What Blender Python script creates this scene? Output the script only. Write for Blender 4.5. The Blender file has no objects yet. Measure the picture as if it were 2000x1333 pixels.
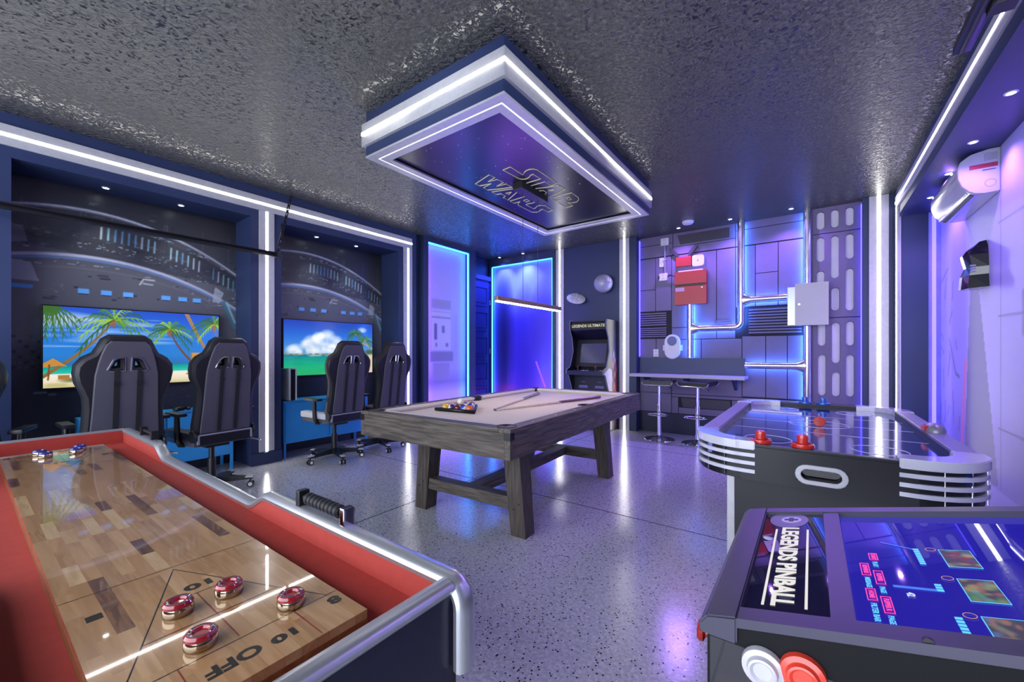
import bpy, bmesh, math, random
import numpy as np
from mathutils import Vector, Matrix
random.seed(4)
PI = math.pi
sc = bpy.context.scene
C = sc.collection
# ---------------------------------------------------------------- camera, world, exposure
cd = bpy.data.cameras.new('camera'); cam = bpy.data.objects.new('camera', cd); C.objects.link(cam)
cam.location = (0, 0, 1.235); cam.rotation_euler = (math.radians(90), 0, math.radians(36.28))
cd.sensor_width = 36; cd.lens = 797 / 2000 * 36; cd.shift_y = 21.5 / 2000; cd.clip_start = .02
sc.camera = cam
w = bpy.data.worlds.new('world'); sc.world = w; w.use_nodes = True
w.node_tree.nodes['Background'].inputs[0].default_value = (.80, .86, 1, 1)
w.node_tree.nodes['Background'].inputs[1].default_value = 2.6
sc.view_settings.view_transform = 'Standard'; sc.view_settings.look = 'None'
sc.view_settings.exposure = 1.2; sc.view_settings.gamma = 1.0
sc.view_settings.use_curve_mapping = False
sc.cycles.max_bounces = 5; sc.cycles.diffuse_bounces = 2; sc.cycles.adaptive_threshold = .02; sc.cycles.glossy_bounces = 3; sc.cycles.transmission_bounces = 2; sc.cycles.caustics_reflective = False; sc.cycles.caustics_refractive = False
WHITE_LED, BLUE_LED, VIOLET_LED = 7.5, 30.0, 2.2

# ---------------------------------------------------------------- helpers
def lin(c):
    return tuple((x / 12.92 if x <= .04045 else ((x + .055) / 1.055) ** 2.4) for x in c)
def hexc(h):
    return lin(tuple(int(h[i:i + 2], 16) / 255 for i in (0, 2, 4)))
MATS = {}
def mat(name, col, rough=.5, metal=0., emit=None, es=0., coat=0., var=0., vscale=8., bump=0., bscale=40., spec=.5, alpha=None):
    if name in MATS: return MATS[name]
    m = bpy.data.materials.new(name); m.use_nodes = True
    nt = m.node_tree; p = nt.nodes['Principled BSDF']
    col = hexc(col) if isinstance(col, str) else col
    p.inputs['Base Color'].default_value = (*col, 1)
    p.inputs['Roughness'].default_value = rough; p.inputs['Metallic'].default_value = metal
    p.inputs['Specular IOR Level'].default_value = spec
    if coat: p.inputs['Coat Weight'].default_value = coat; p.inputs['Coat Roughness'].default_value = .03
    if emit is not None:
        e = hexc(emit) if isinstance(emit, str) else emit
        p.inputs['Emission Color'].default_value = (*e, 1); p.inputs['Emission Strength'].default_value = es
    if var or bump:
        tc = nt.nodes.new('ShaderNodeTexCoord')
        if var:
            n = nt.nodes.new('ShaderNodeTexNoise'); n.inputs['Scale'].default_value = vscale; n.inputs['Detail'].default_value = 4
            nt.links.new(tc.outputs['Object'], n.inputs['Vector'])
            r = nt.nodes.new('ShaderNodeValToRGB')
            r.color_ramp.elements[0].position = .3; r.color_ramp.elements[1].position = .7
            r.color_ramp.elements[0].color = (*[c * (1 - var) for c in col], 1)
            r.color_ramp.elements[1].color = (*[min(1, c * (1 + var)) for c in col], 1)
            nt.links.new(n.outputs['Fac'], r.inputs['Fac']); nt.links.new(r.outputs['Color'], p.inputs['Base Color'])
        if bump:
            n = nt.nodes.new('ShaderNodeTexNoise'); n.inputs['Scale'].default_value = bscale; n.inputs['Detail'].default_value = 3
            nt.links.new(tc.outputs['Object'], n.inputs['Vector'])
            b = nt.nodes.new('ShaderNodeBump'); b.inputs['Strength'].default_value = bump; b.inputs['Distance'].default_value = .01
            nt.links.new(n.outputs['Fac'], b.inputs['Height']); nt.links.new(b.outputs['Normal'], p.inputs['Normal'])
    MATS[name] = m
    return m
def attr_mat(name, emit=0., rough=.5, coat=0.):
    if name in MATS: return MATS[name]
    m = bpy.data.materials.new(name); m.use_nodes = True
    nt = m.node_tree; p = nt.nodes['Principled BSDF']
    a = nt.nodes.new('ShaderNodeAttribute'); a.attribute_name = 'print'
    p.inputs['Roughness'].default_value = rough
    if coat: p.inputs['Coat Weight'].default_value = coat
    if emit:
        p.inputs['Base Color'].default_value = (.01, .01, .01, 1)
        nt.links.new(a.outputs['Color'], p.inputs['Emission Color']); p.inputs['Emission Strength'].default_value = emit
    else:
        nt.links.new(a.outputs['Color'], p.inputs['Base Color'])
    MATS[name] = m
    return m
def wood_mat(name, c1, c2, axis='Y', scale=3., rough=.55, coat=0., stretch=14):
    if name in MATS: return MATS[name]
    m = bpy.data.materials.new(name); m.use_nodes = True
    nt = m.node_tree; p = nt.nodes['Principled BSDF']
    tc = nt.nodes.new('ShaderNodeTexCoord'); mp = nt.nodes.new('ShaderNodeMapping')
    oi = nt.nodes.new('ShaderNodeObjectInfo'); ad = nt.nodes.new('ShaderNodeVectorMath'); ad.operation = 'ADD'
    cx = nt.nodes.new('ShaderNodeCombineXYZ'); ml = nt.nodes.new('ShaderNodeMath'); ml.operation = 'MULTIPLY'; ml.inputs[1].default_value = 37.
    nt.links.new(oi.outputs['Random'], ml.inputs[0]); nt.links.new(ml.outputs[0], cx.inputs[0]); nt.links.new(ml.outputs[0], cx.inputs[2])
    nt.links.new(tc.outputs['Object'], ad.inputs[0]); nt.links.new(cx.outputs[0], ad.inputs[1])
    s = [stretch] * 3; s['XYZ'.index(axis)] = 1.
    mp.inputs['Scale'].default_value = s
    nt.links.new(ad.outputs[0], mp.inputs['Vector'])
    n = nt.nodes.new('ShaderNodeTexNoise'); n.inputs['Scale'].default_value = scale; n.inputs['Detail'].default_value = 6; n.inputs['Distortion'].default_value = .6
    nt.links.new(mp.outputs[0], n.inputs['Vector'])
    r = nt.nodes.new('ShaderNodeValToRGB'); r.color_ramp.elements[0].position = .36; r.color_ramp.elements[1].position = .66
    r.color_ramp.elements[0].color = (*hexc(c1), 1); r.color_ramp.elements[1].color = (*hexc(c2), 1)
    nt.links.new(n.outputs['Fac'], r.inputs['Fac']); nt.links.new(r.outputs['Color'], p.inputs['Base Color'])
    b = nt.nodes.new('ShaderNodeBump'); b.inputs['Strength'].default_value = .15 if not coat else .0; b.inputs['Distance'].default_value = .003
    nt.links.new(n.outputs['Fac'], b.inputs['Height']); nt.links.new(b.outputs['Normal'], p.inputs['Normal'])
    p.inputs['Roughness'].default_value = rough
    if coat: p.inputs['Coat Weight'].default_value = coat; p.inputs['Coat Roughness'].default_value = .03
    MATS[name] = m
    return m

class B:
    """collects shapes for one mesh"""
    def __init__(self): self.bm = bmesh.new()
    def box(self, x0, x1, y0, y1, z0, z1, bev=0., rot=None):
        bm = bmesh.new(); bmesh.ops.create_cube(bm, size=1)
        M = Matrix.Translation(((x0 + x1) / 2, (y0 + y1) / 2, (z0 + z1) / 2)) @ (rot or Matrix()) @ Matrix.Diagonal((abs(x1 - x0), abs(y1 - y0), abs(z1 - z0), 1))
        bmesh.ops.transform(bm, matrix=M, verts=bm.verts)
        if bev: bmesh.ops.bevel(bm, geom=bm.edges[:], offset=bev, segments=2, affect='EDGES', profile=.7)
        return self.add(bm)
    def add(self, bm, M=None):
        if M is not None: bmesh.ops.transform(bm, matrix=M, verts=bm.verts)
        me = bpy.data.meshes.new('t'); bm.to_mesh(me); bm.free(); self.bm.from_mesh(me); bpy.data.meshes.remove(me)
        return self
    def cyl(self, p0, p1, r0, r1=None, seg=20, caps=True):
        r1 = r0 if r1 is None else r1
        p0, p1 = Vector(p0), Vector(p1); d = p1 - p0
        bm = bmesh.new(); bmesh.ops.create_cone(bm, cap_ends=caps, segments=seg, radius1=r0, radius2=r1, depth=d.length)
        return self.add(bm, Matrix.Translation((p0 + p1) / 2) @ d.to_track_quat('Z', 'Y').to_matrix().to_4x4())
    def sph(self, c, r, seg=20, scale=(1, 1, 1)):
        bm = bmesh.new(); bmesh.ops.create_uvsphere(bm, u_segments=seg, v_segments=max(8, seg // 2 + 2), radius=r)
        return self.add(bm, Matrix.Translation(c) @ Matrix.Diagonal((*scale, 1)))
    def lathe(self, prof, c=(0, 0, 0), seg=28, M=None):
        bm = bmesh.new(); rings = []
        for r, z in prof:
            rings.append([bm.verts.new((r * math.cos(2 * PI * k / seg), r * math.sin(2 * PI * k / seg), z)) for k in range(seg)] if r > 1e-5 else [bm.verts.new((0, 0, z))])
        for a, b in zip(rings, rings[1:]):
            for k in range(seg):
                k2 = (k + 1) % seg
                if len(a) == 1 and len(b) == 1: continue
                if len(a) == 1: bm.faces.new((a[0], b[k], b[k2]))
                elif len(b) == 1: bm.faces.new((a[k], b[0], a[k2]))
                else: bm.faces.new((a[k], b[k], b[k2], a[k2]))
        bmesh.ops.recalc_face_normals(bm, faces=bm.faces)
        return self.add(bm, Matrix.Translation(c) @ (M or Matrix()))
    def tube(self, pts, r, seg=10, closed=False):
        pts = [Vector(p) for p in pts]; n = len(pts); bm = bmesh.new(); rings = []; up = None
        for i, p in enumerate(pts):
            a = pts[(i - 1) % n] if (closed or i) else p; b = pts[(i + 1) % n] if (closed or i < n - 1) else p
            t = (b - a).normalized()
            if up is None: up = Vector((0, 0, 1)) if abs(t.z) < .9 else Vector((1, 0, 0))
            s = t.cross(up).normalized(); up = s.cross(t).normalized()
            rr = r[i] if isinstance(r, (list, tuple)) else r
            rings.append([bm.verts.new(p + (s * math.cos(2 * PI * k / seg) + up * math.sin(2 * PI * k / seg)) * rr) for k in range(seg)])
        for i in range(n if closed else n - 1):
            a, b = rings[i], rings[(i + 1) % n]
            for k in range(seg): bm.faces.new((a[k], a[(k + 1) % seg], b[(k + 1) % seg], b[k]))
        if not closed: bm.faces.new(rings[0][::-1]); bm.faces.new(rings[-1])
        bmesh.ops.recalc_face_normals(bm, faces=bm.faces)
        return self.add(bm)
    def prism(self, pts, axis, a0, a1, bev=0.):
        """polygon (2-D points) extruded along an axis; X:(y,z) Y:(x,z) Z:(x,y)"""
        bm = bmesh.new()
        f = {'X': lambda p, a: (a, p[0], p[1]), 'Y': lambda p, a: (p[0], a, p[1]), 'Z': lambda p, a: (p[0], p[1], a)}[axis]
        A = [bm.verts.new(f(p, a0)) for p in pts]; Bv = [bm.verts.new(f(p, a1)) for p in pts]; n = len(pts)
        bm.faces.new(A); bm.faces.new(Bv[::-1])
        for i in range(n): bm.faces.new((A[i], Bv[i], Bv[(i + 1) % n], A[(i + 1) % n]))
        bmesh.ops.recalc_face_normals(bm, faces=bm.faces)
        if bev: bmesh.ops.bevel(bm, geom=bm.edges[:], offset=bev, segments=2, affect='EDGES', clamp_overlap=True)
        return self.add(bm)
    def loft(self, sections, cap=True):
        """list of closed rings of 3-D points with the same count"""
        bm = bmesh.new(); rings = [[bm.verts.new(p) for p in s] for s in sections]; n = len(rings[0])
        for a, b in zip(rings, rings[1:]):
            for k in range(n): bm.faces.new((a[k], a[(k + 1) % n], b[(k + 1) % n], b[k]))
        if cap: bm.faces.new(rings[0][::-1]); bm.faces.new(rings[-1])
        bmesh.ops.recalc_face_normals(bm, faces=bm.faces)
        return self.add(bm)
    def to(self, name, m, parent=None, smooth=False, world=True, kind=None):
        me = bpy.data.meshes.new(name)
        if parent is not None and world:
            bmesh.ops.transform(self.bm, matrix=wm(parent).inverted(), verts=self.bm.verts)
        self.bm.to_mesh(me); self.bm.free()
        me.materials.append(m)
        if smooth:
            me.polygons.foreach_set('use_smooth', [True] * len(me.polygons)); me.set_sharp_from_angle(angle=math.radians(38))
        o = bpy.data.objects.new(name, me); C.objects.link(o); o.parent = parent
        if kind: o['kind'] = kind
        return o
def wm(o):
    M = Matrix.LocRotScale(o.location, o.rotation_euler, None)
    return wm(o.parent) @ M if o.parent else M
def tag(o, label, cat, group=None):
    o['label'] = label; o['category'] = cat
    if group: o['group'] = group
    return o
def thing(name, label, cat, loc=(0, 0, 0), rz=0., group=None):
    o = bpy.data.objects.new(name, None); C.objects.link(o); o.empty_display_size = .1
    o.location = loc; o.rotation_euler = (0, 0, rz)
    return tag(o, label, cat, group)
def struct(o): o['kind'] = 'structure'; return o
def copy_tree(o, parent=None):
    c = o.copy(); C.objects.link(c); c.parent = parent
    for ch in list(o.children): copy_tree(ch, c)
    return c
def curve_bm(obj_curve):
    o = bpy.data.objects.new('tmp', obj_curve); C.objects.link(o)
    dg = bpy.context.evaluated_depsgraph_get(); dg.update()
    ev = o.evaluated_get(dg); me = ev.to_mesh()
    bm = bmesh.new(); bm.from_mesh(me); ev.to_mesh_clear()
    bpy.data.objects.remove(o); bpy.data.curves.remove(obj_curve)
    return bm
def text_bm(s, size, bold=0., extrude=.0005, align='CENTER', shear=0., wscale=1.):
    c = bpy.data.curves.new('t', 'FONT'); c.body = s; c.size = size; c.align_x = align; c.align_y = 'CENTER'
    c.offset = bold; c.extrude = extrude; c.shear = shear; c.resolution_u = 3
    bm = curve_bm(c)
    if wscale != 1: bmesh.ops.scale(bm, vec=(wscale, 1, 1), verts=bm.verts)
    return bm
def fit_bm(bm, wx, hy):
    xs = [v.co.x for v in bm.verts]; ys = [v.co.y for v in bm.verts]
    bmesh.ops.translate(bm, vec=(-(min(xs) + max(xs)) / 2, -(min(ys) + max(ys)) / 2, 0), verts=bm.verts)
    bmesh.ops.scale(bm, vec=(wx / (max(xs) - min(xs)), hy / (max(ys) - min(ys)), 1), verts=bm.verts)
    return bm
def plate_bm(outer, holes, thick, bevel=0.):
    """flat plate in XY with holes, thickness along Z centred on 0"""
    c = bpy.data.curves.new('p', 'CURVE'); c.dimensions = '2D'; c.fill_mode = 'BOTH'; c.extrude = thick / 2 - bevel; c.bevel_depth = bevel; c.bevel_resolution = 1
    for pts in [outer] + holes:
        s = c.splines.new('POLY'); s.points.add(len(pts) - 1); s.use_cyclic_u = True
        for q, p in zip(s.points, pts): q.co = (p[0], p[1], 0, 1)
    return curve_bm(c)
def frame_M(o, r, u):
    """local x -> r, y -> u, z -> r x u"""
    r, u = Vector(r), Vector(u); n = r.cross(u)
    return Matrix(((r.x, u.x, n.x, o[0]), (r.y, u.y, n.y, o[1]), (r.z, u.z, n.z, o[2]), (0, 0, 0, 1)))
def pill(cx, cy, w_, h_, n=8):
    """vertical stadium outline"""
    r = w_ / 2; pts = []
    for k in range(n + 1): a = PI * k / n; pts.append((cx + r * math.cos(a), cy + h_ / 2 - r + r * math.sin(a)))
    for k in range(n + 1): a = PI + PI * k / n; pts.append((cx + r * math.cos(a), cy - h_ / 2 + r + r * math.sin(a)))
    return pts
# ---- flat printed pictures: painted on a fine grid, one colour per grid point
class Pic:
    def __init__(self, nx, ny, aspect, bg):
        self.nx, self.ny = nx, ny
        u, v = np.meshgrid(np.linspace(0, aspect, nx), np.linspace(0, 1, ny))
        self.u, self.v, self.a = u, v, aspect
        self.im = np.zeros((ny, nx, 3)); self.im[:] = self.c(bg)
    def c(self, h): return np.array([int(h[i:i + 2], 16) / 255 for i in (0, 2, 4)]) if isinstance(h, str) else np.array(h)
    def mix(self, m, col):
        m = np.clip(m, 0, 1)[..., None]; self.im = self.im * (1 - m) + self.c(col) * m
    def grad(self, stops):
        vs = [s[0] for s in stops]; cs = np.array([self.c(s[1]) for s in stops])
        for k in range(3): self.im[..., k] = np.interp(self.v, vs, cs[:, k])
    def rect(self, u0, u1, v0, v1, col, op=1., soft=.0015):
        m = np.clip((self.u - u0) / soft, 0, 1) * np.clip((u1 - self.u) / soft, 0, 1) * np.clip((self.v - v0) / soft, 0, 1) * np.clip((v1 - self.v) / soft, 0, 1)
        self.mix(m * op, col)
    def blob(self, u, v, ru, rv, col, op=1., p=1.):
        d = ((self.u - u) / ru) ** 2 + ((self.v - v) / rv) ** 2
        self.mix(np.clip(1 - d, 0, 1) ** p * op, col)
    def disc(self, u, v, ru, rv, col, op=1.):
        d = np.sqrt(((self.u - u) / ru) ** 2 + ((self.v - v) / rv) ** 2)
        self.mix(np.clip((1 - d) * 12, 0, 1) * op, col)
    def line(self, pts, wd, col, op=1., w1=None):
        m = np.zeros_like(self.u); w1 = wd if w1 is None else w1; n = len(pts) - 1
        for i in range(n):
            (a, b), (c, d) = pts[i], pts[i + 1]
            L = (c - a) ** 2 + (d - b) ** 2 + 1e-12
            t = np.clip(((self.u - a) * (c - a) + (self.v - b) * (d - b)) / L, 0, 1)
            ds = np.hypot(self.u - a - t * (c - a), self.v - b - t * (d - b))
            ww = wd + (w1 - wd) * (i + t) / n
            m = np.maximum(m, np.clip((ww - ds) / .004 + .5, 0, 1))
        self.mix(m * op, col)
    def poly(self, pts, col, op=1.):
        m = np.zeros_like(self.u, bool); n = len(pts)
        for i in range(n):
            (x0, y0), (x1, y1) = pts[i], pts[(i + 1) % n]
            if y0 == y1: continue
            m ^= ((y0 > self.v) != (y1 > self.v)) & (self.u < (x1 - x0) * (self.v - y0) / (y1 - y0) + x0)
        self.mix(m * op, col)
    def mesh(self, name, m, parent, o, r, u, width, height, world=True):
        nx, ny = self.nx, self.ny
        M = frame_M(o, r, u)
        xs, ys = np.meshgrid(np.linspace(0, width, nx), np.linspace(0, height, ny))
        P = np.stack([xs.ravel(), ys.ravel(), np.zeros(nx * ny)], 1)
        Mx = np.array((wm(parent).inverted() if (parent and world) else Matrix()) @ M)
        P = P @ Mx[:3, :3].T + Mx[:3, 3]
        me = bpy.data.meshes.new(name); me.vertices.add(nx * ny); me.vertices.foreach_set('co', P.ravel().astype(np.float32))
        i = np.arange((nx - 1) * (ny - 1)); a = (i // (nx - 1)) * nx + i % (nx - 1)
        q = np.stack([a, a + 1, a + nx + 1, a + nx], 1).ravel()
        me.loops.add(len(q)); me.loops.foreach_set('vertex_index', q.astype(np.int32))
        me.polygons.add(len(i)); me.polygons.foreach_set('loop_start', (np.arange(len(i)) * 4).astype(np.int32))
        me.update(calc_edges=True)
        at = me.color_attributes.new('print', 'FLOAT_COLOR', 'POINT')
        im = np.clip(self.im, 0, 1); L = np.where(im <= .04045, im / 12.92, ((im + .055) / 1.055) ** 2.4).reshape(-1, 3)
        at.data.foreach_set('color', np.concatenate([L, np.ones((len(L), 1))], 1).ravel().astype(np.float32))
        me.materials.append(m)
        ob = bpy.data.objects.new(name, me); C.objects.link(ob); ob.parent = parent
        return ob
# ---------------------------------------------------------------- materials of the room
NAVY = mat('navy_paint', '28355a', .42, var=.06, vscale=2.5, bump=.05, bscale=120)
NAVY_D = mat('dark_navy_paint', '141b3c', .45, var=.05, vscale=3)
ALU = mat('brushed_aluminium', 'c3c3c8', .42, .3, var=.05, vscale=30)
GREYPANEL = mat('grey_wall_panel', '6f6688', .5, var=.05, vscale=5)
GROOVE = mat('dark_groove', '17141f', .7, var=.1)
BLACKP = mat('black_plastic', '101014', .38, var=.15, vscale=20)
CHROME = mat('chrome', 'd9dade', .1, 1., var=.02)
STEEL = mat('galvanised_pipe', 'b9b9bf', .25, .95, var=.08, vscale=14)
WHITEP = mat('white_plastic', 'dcdce4', .35, var=.03)
GLASSB = mat('black_glass', '07070c', .05, var=.05)
L_WHITE = mat('white_led', 'ffffff', .5, emit=(1., .97, .92), es=WHITE_LED, var=.01)
L_COOL = mat('cool_white_led', 'ffffff', .5, emit=(.66, .56, 1.), es=WHITE_LED * 1.2, var=.01)
L_BLUE = mat('blue_led', '80c0ff', .5, emit=(.06, .22, 1.), es=BLUE_LED, var=.01)
L_CYAN = mat('cyan_led', '80c0ff', .5, emit=(.015, .24, 1.), es=6.5, var=.01)
L_VIO2 = mat('bright_violet_led', 'a080ff', .5, emit=(.34, .16, 1.), es=34., var=.01)
L_VIO = mat('violet_led', 'a080ff', .5, emit=(.07, .06, 1.), es=VIOLET_LED, var=.01)
L_WARM = mat('warm_led', 'fff0d0', .5, emit=(1., .74, .42), es=20., var=.01)
def floor_mat():
    m = bpy.data.materials.new('flake_epoxy'); m.use_nodes = True; nt = m.node_tree; N = nt.nodes; L = nt.links
    p = N['Principled BSDF']; tc = N.new('ShaderNodeTexCoord')
    def flakes(scale, thr, prev, col):
        v = N.new('ShaderNodeTexVoronoi'); v.inputs['Scale'].default_value = scale; L.new(tc.outputs['Object'], v.inputs['Vector'])
        sx = N.new('ShaderNodeSeparateColor'); L.new(v.outputs['Color'], sx.inputs[0])
        a = N.new('ShaderNodeMath'); a.operation = 'GREATER_THAN'; a.inputs[1].default_value = thr; L.new(sx.outputs[0], a.inputs[0])
        d = N.new('ShaderNodeMath'); d.operation = 'LESS_THAN'; d.inputs[1].default_value = .42; L.new(v.outputs['Distance'], d.inputs[0])
        mu = N.new('ShaderNodeMath'); mu.operation = 'MULTIPLY'; L.new(a.outputs[0], mu.inputs[0]); L.new(d.outputs[0], mu.inputs[1])
        mx = N.new('ShaderNodeMix'); mx.data_type = 'RGBA'; L.new(mu.outputs[0], mx.inputs[0]); L.new(prev, mx.inputs[6]); mx.inputs[7].default_value = (*hexc(col), 1)
        return mx.outputs[2]
    n = N.new('ShaderNodeTexNoise'); n.inputs['Scale'].default_value = 60; L.new(tc.outputs['Object'], n.inputs['Vector'])
    r = N.new('ShaderNodeValToRGB'); r.color_ramp.elements[0].color = (*hexc('adafb6'), 1); r.color_ramp.elements[1].color = (*hexc('cfd0d4'), 1)
    r.color_ramp.elements[0].position = .35; r.color_ramp.elements[1].position = .65; L.new(n.outputs['Fac'], r.inputs[0])
    c = flakes(75, .84, r.outputs[0], 'd3d6dc'); c = flakes(95, .88, c, '23252f'); c = flakes(150, .85, c, 'b9bfd2')
    L.new(c, p.inputs['Base Color'])
    p.inputs['Roughness'].default_value = .2; p.inputs['Coat Weight'].default_value = .5; p.inputs['Coat Roughness'].default_value = .08
    n2 = N.new('ShaderNodeTexNoise'); n2.inputs['Scale'].default_value = 90; n2.inputs['Detail'].default_value = 2; L.new(tc.outputs['Object'], n2.inputs['Vector'])
    b = N.new('ShaderNodeBump'); b.inputs['Strength'].default_value = .16; b.inputs['Distance'].default_value = .004; L.new(n2.outputs[0], b.inputs['Height'])
    L.new(b.outputs[0], p.inputs['Normal']); L.new(b.outputs[0], p.inputs['Coat Normal'])
    return m
def ceiling_mat():
    m = bpy.data.materials.new('knockdown_ceiling'); m.use_nodes = True; nt = m.node_tree; N = nt.nodes; L = nt.links
    p = N['Principled BSDF']; tc = N.new('ShaderNodeTexCoord')
    n = N.new('ShaderNodeTexNoise'); n.inputs['Scale'].default_value = 34; n.inputs['Detail'].default_value = 5; n.inputs['Roughness'].default_value = .6; n.inputs['Distortion'].default_value = .8
    L.new(tc.outputs['Object'], n.inputs['Vector'])
    r = N.new('ShaderNodeValToRGB'); r.color_ramp.elements[0].position = .38; r.color_ramp.elements[1].position = .58; L.new(n.outputs[0], r.inputs[0])
    b = N.new('ShaderNodeBump'); b.inputs['Strength'].default_value = 1.; b.inputs['Distance'].default_value = .02; L.new(r.outputs[0], b.inputs['Height'])
    L.new(b.outputs[0], p.inputs['Normal'])
    p.inputs['Base Color'].default_value = (*hexc('1b1c1f'), 1); p.inputs['Roughness'].default_value = .27; p.inputs['Specular IOR Level'].default_value = .9
    return m
CEIL, LX, FY, HY, RX, RB, NB = 3.03, -4.86, 6.27, 6.45, .76, 1.10, -5.26
Y0 = -1.7
# ---------------------------------------------------------------- the room
fl = B().box(-5.6, 1.4, Y0, 6.7, -.1, 0).to('floor', floor_mat()); struct(fl)
JT = mat('joint_dark', '15161b', .6, var=.1)
for nm, bx in (('floor_joint', (-4.8, 1.08, 2.976, 2.984)), ('floor_joint', (-2.654, -2.646, Y0, 6.2)), ('floor_joint', (-4.8, 1.08, -.004, .004)), ('floor_joint', (-.304, -.296, Y0, 6.4)), ('floor_joint', (-4.8, 1.08, 5.2, 5.208))):
    B().box(bx[0], bx[1], bx[2], bx[3], -.004, .0012).to(nm, JT, fl)
struct(B().box(-5.6, 1.4, Y0, 6.7, CEIL, CEIL + .1).to('ceiling', ceiling_mat()))
wl = B()
wl.box(-5.4, NB, Y0, 4.15, 0, CEIL)                       # niche backs
struct(B().box(NB, LX, Y0, 4.15, 2.70, CEIL).to('trim_4', NAVY))         # header over the alcoves
for k, (a, b) in enumerate(((Y0, .246), (1.876, 2.186), (3.818, 4.15))): struct(B().box(NB, LX, a, b, 0, 2.70).to('trim_%d' % (5 + k), NAVY))
struct(B().box(-5.4, -4.90, 4.15, 5.45, 0, CEIL).to('wall_left_block', NAVY))
struct(B().box(-5.4, -5.14, 5.45, 6.7, 0, CEIL).to('wall_left_end', NAVY))
wl = struct(wl.to('wall_left', NAVY))
wf = B()
wf.box(-2.2, .48, HY, 6.7, 0, CEIL)
wf = struct(wf.to('wall_far', NAVY))
struct(B().box(-5.4, -2.2, FY, 6.7, 0, CEIL).to('wall_far_left', NAVY)); struct(B().box(.48, 1.4, FY, 6.7, 0, CEIL).to('wall_far_right', NAVY))
wr = B()
wr.box(RB, 1.4, Y0, FY, 0, CEIL)
wr = struct(wr.to('wall_right', NAVY))
struct(B().box(RX, RB, Y0, FY, 2.72, CEIL).to('trim_2', NAVY)); sw = struct(B().box(RX, RB, 6.13, FY, 0, 2.72).to('trim_3', NAVY))
bb = B()
for a, b in ((Y0, .246), (1.876, 2.186), (3.818, 4.15)): bb.box(LX, LX + .018, a, b, 0, .13, .004)
struct(bb.to('baseboard_left', NAVY))
struct(B().box(-2.2, .48, HY - .02, HY, 0, .30, .004).to('baseboard_far', NAVY_D))

# light strips: an aluminium channel with a glowing diffuser
def strip_x(label, x, n, y0, y1, z0, z1, led, vertical, dw=.024, cw=.155, group=None, cap=0.):
    """strip lying on a plane X=const (n = +1 / -1 the facing)"""
    t = thing('light_strip', label, 'light strip', (x, (y0 + y1) / 2, z0))
    if vertical:
        yc = (y0 + y1) / 2
        for a, b in ((yc - cw / 2, yc - dw / 2), (yc + dw / 2, yc + cw / 2)): B().box(x, x + n * .018, a, b, z0, z1, .003).to('channel', ALU, t)
        B().box(x, x + n * .0203, yc - dw / 2, yc + dw / 2, z0, z1).to('diffuser', led, t)
    else:
        zc = (z0 + z1) / 2
        for a, b in ((zc - cw / 2, zc - dw / 2), (zc + dw / 2, zc + cw / 2)): B().box(x, x + n * .018, y0, y1, a, b, .003).to('channel', ALU, t)
        B().box(x, x + n * .0203, y0, y1, zc - dw / 2, zc + dw / 2).to('diffuser', led, t)
    return t
def strip_y(label, y, xc, z0, z1, led, dw=.026, cw=.16):
    t = thing('light_strip', label, 'light strip', (xc, y, z0))
    for a, b in ((xc - cw / 2, xc - dw / 2), (xc + dw / 2, xc + cw / 2)): B().box(a, b, y - .018, y, z0, z1, .003).to('channel', ALU, t)
    B().box(xc - dw / 2, xc + dw / 2, y - .0205, y, z0, z1).to('diffuser', led, t)
    return t
strip_x('long white light strip across the top of the left wall above both screens', LX, 1, Y0, 4.06, 2.86, 2.86, L_WHITE, False)
strip_x('upright white light strip on the pillar between the two screen alcoves', LX, 1, 2.03, 2.03, .14, 2.782, L_WHITE, True)
strip_x('upright white light strip at the far end of the screen wall', LX, 1, 3.985, 3.985, .14, 2.782, L_WHITE, True)
strip_y('upright white light strip left of the arcade cabinet', FY, -3.555, 0, CEIL, L_WHITE)
strip_y('upright white light strip right of the arcade cabinet', FY, -2.388, .0, CEIL, L_WHITE)
strip_y('wide upright white light strip beside the slotted wall panel', FY, .622, 0, CEIL, L_WHITE, .03, .17)
strip_x('long violet white light strip across the top of the right wall', RX, -1, Y0, 6.12, 2.87, 2.87, L_COOL, False, .02, .13)
strip_x('upright pale light strip at the far edge of the right alcove', RX, -1, 6.05, 6.05, 0, 2.80, L_COOL, True, .012, .12)

# violet light tubes tucked into the edges of the piped wall and the right alcove
for lb, bx in (('upright violet light tube at the left edge of the piped wall', (-2.199, -2.192, 6.395, 6.43, 1.15, CEIL - .02)), ('upright violet light tube at the right edge of the piped wall', (.472, .479, 6.34, 6.378, .31, CEIL - .02)),
               ('upright violet light tube in the far corner of the right alcove', (1.03, 1.06, 6.116, 6.124, .02, 2.70))):
    x0, x1, y0, y1, z0, z1 = bx
    t = thing('light_tube', lb, 'light tube', ((x0 + x1) / 2, (y0 + y1) / 2, z0))
    B().box(x0, x1, y0, y1, z0 + .02, z1 - .02).to('tube', L_VIO, t); B().box(x0, x1, y0, y1, z0, z0 + .02).box(x0, x1, y0, y1, z1 - .02, z1).to('end_cap', ALU, t)
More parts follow.
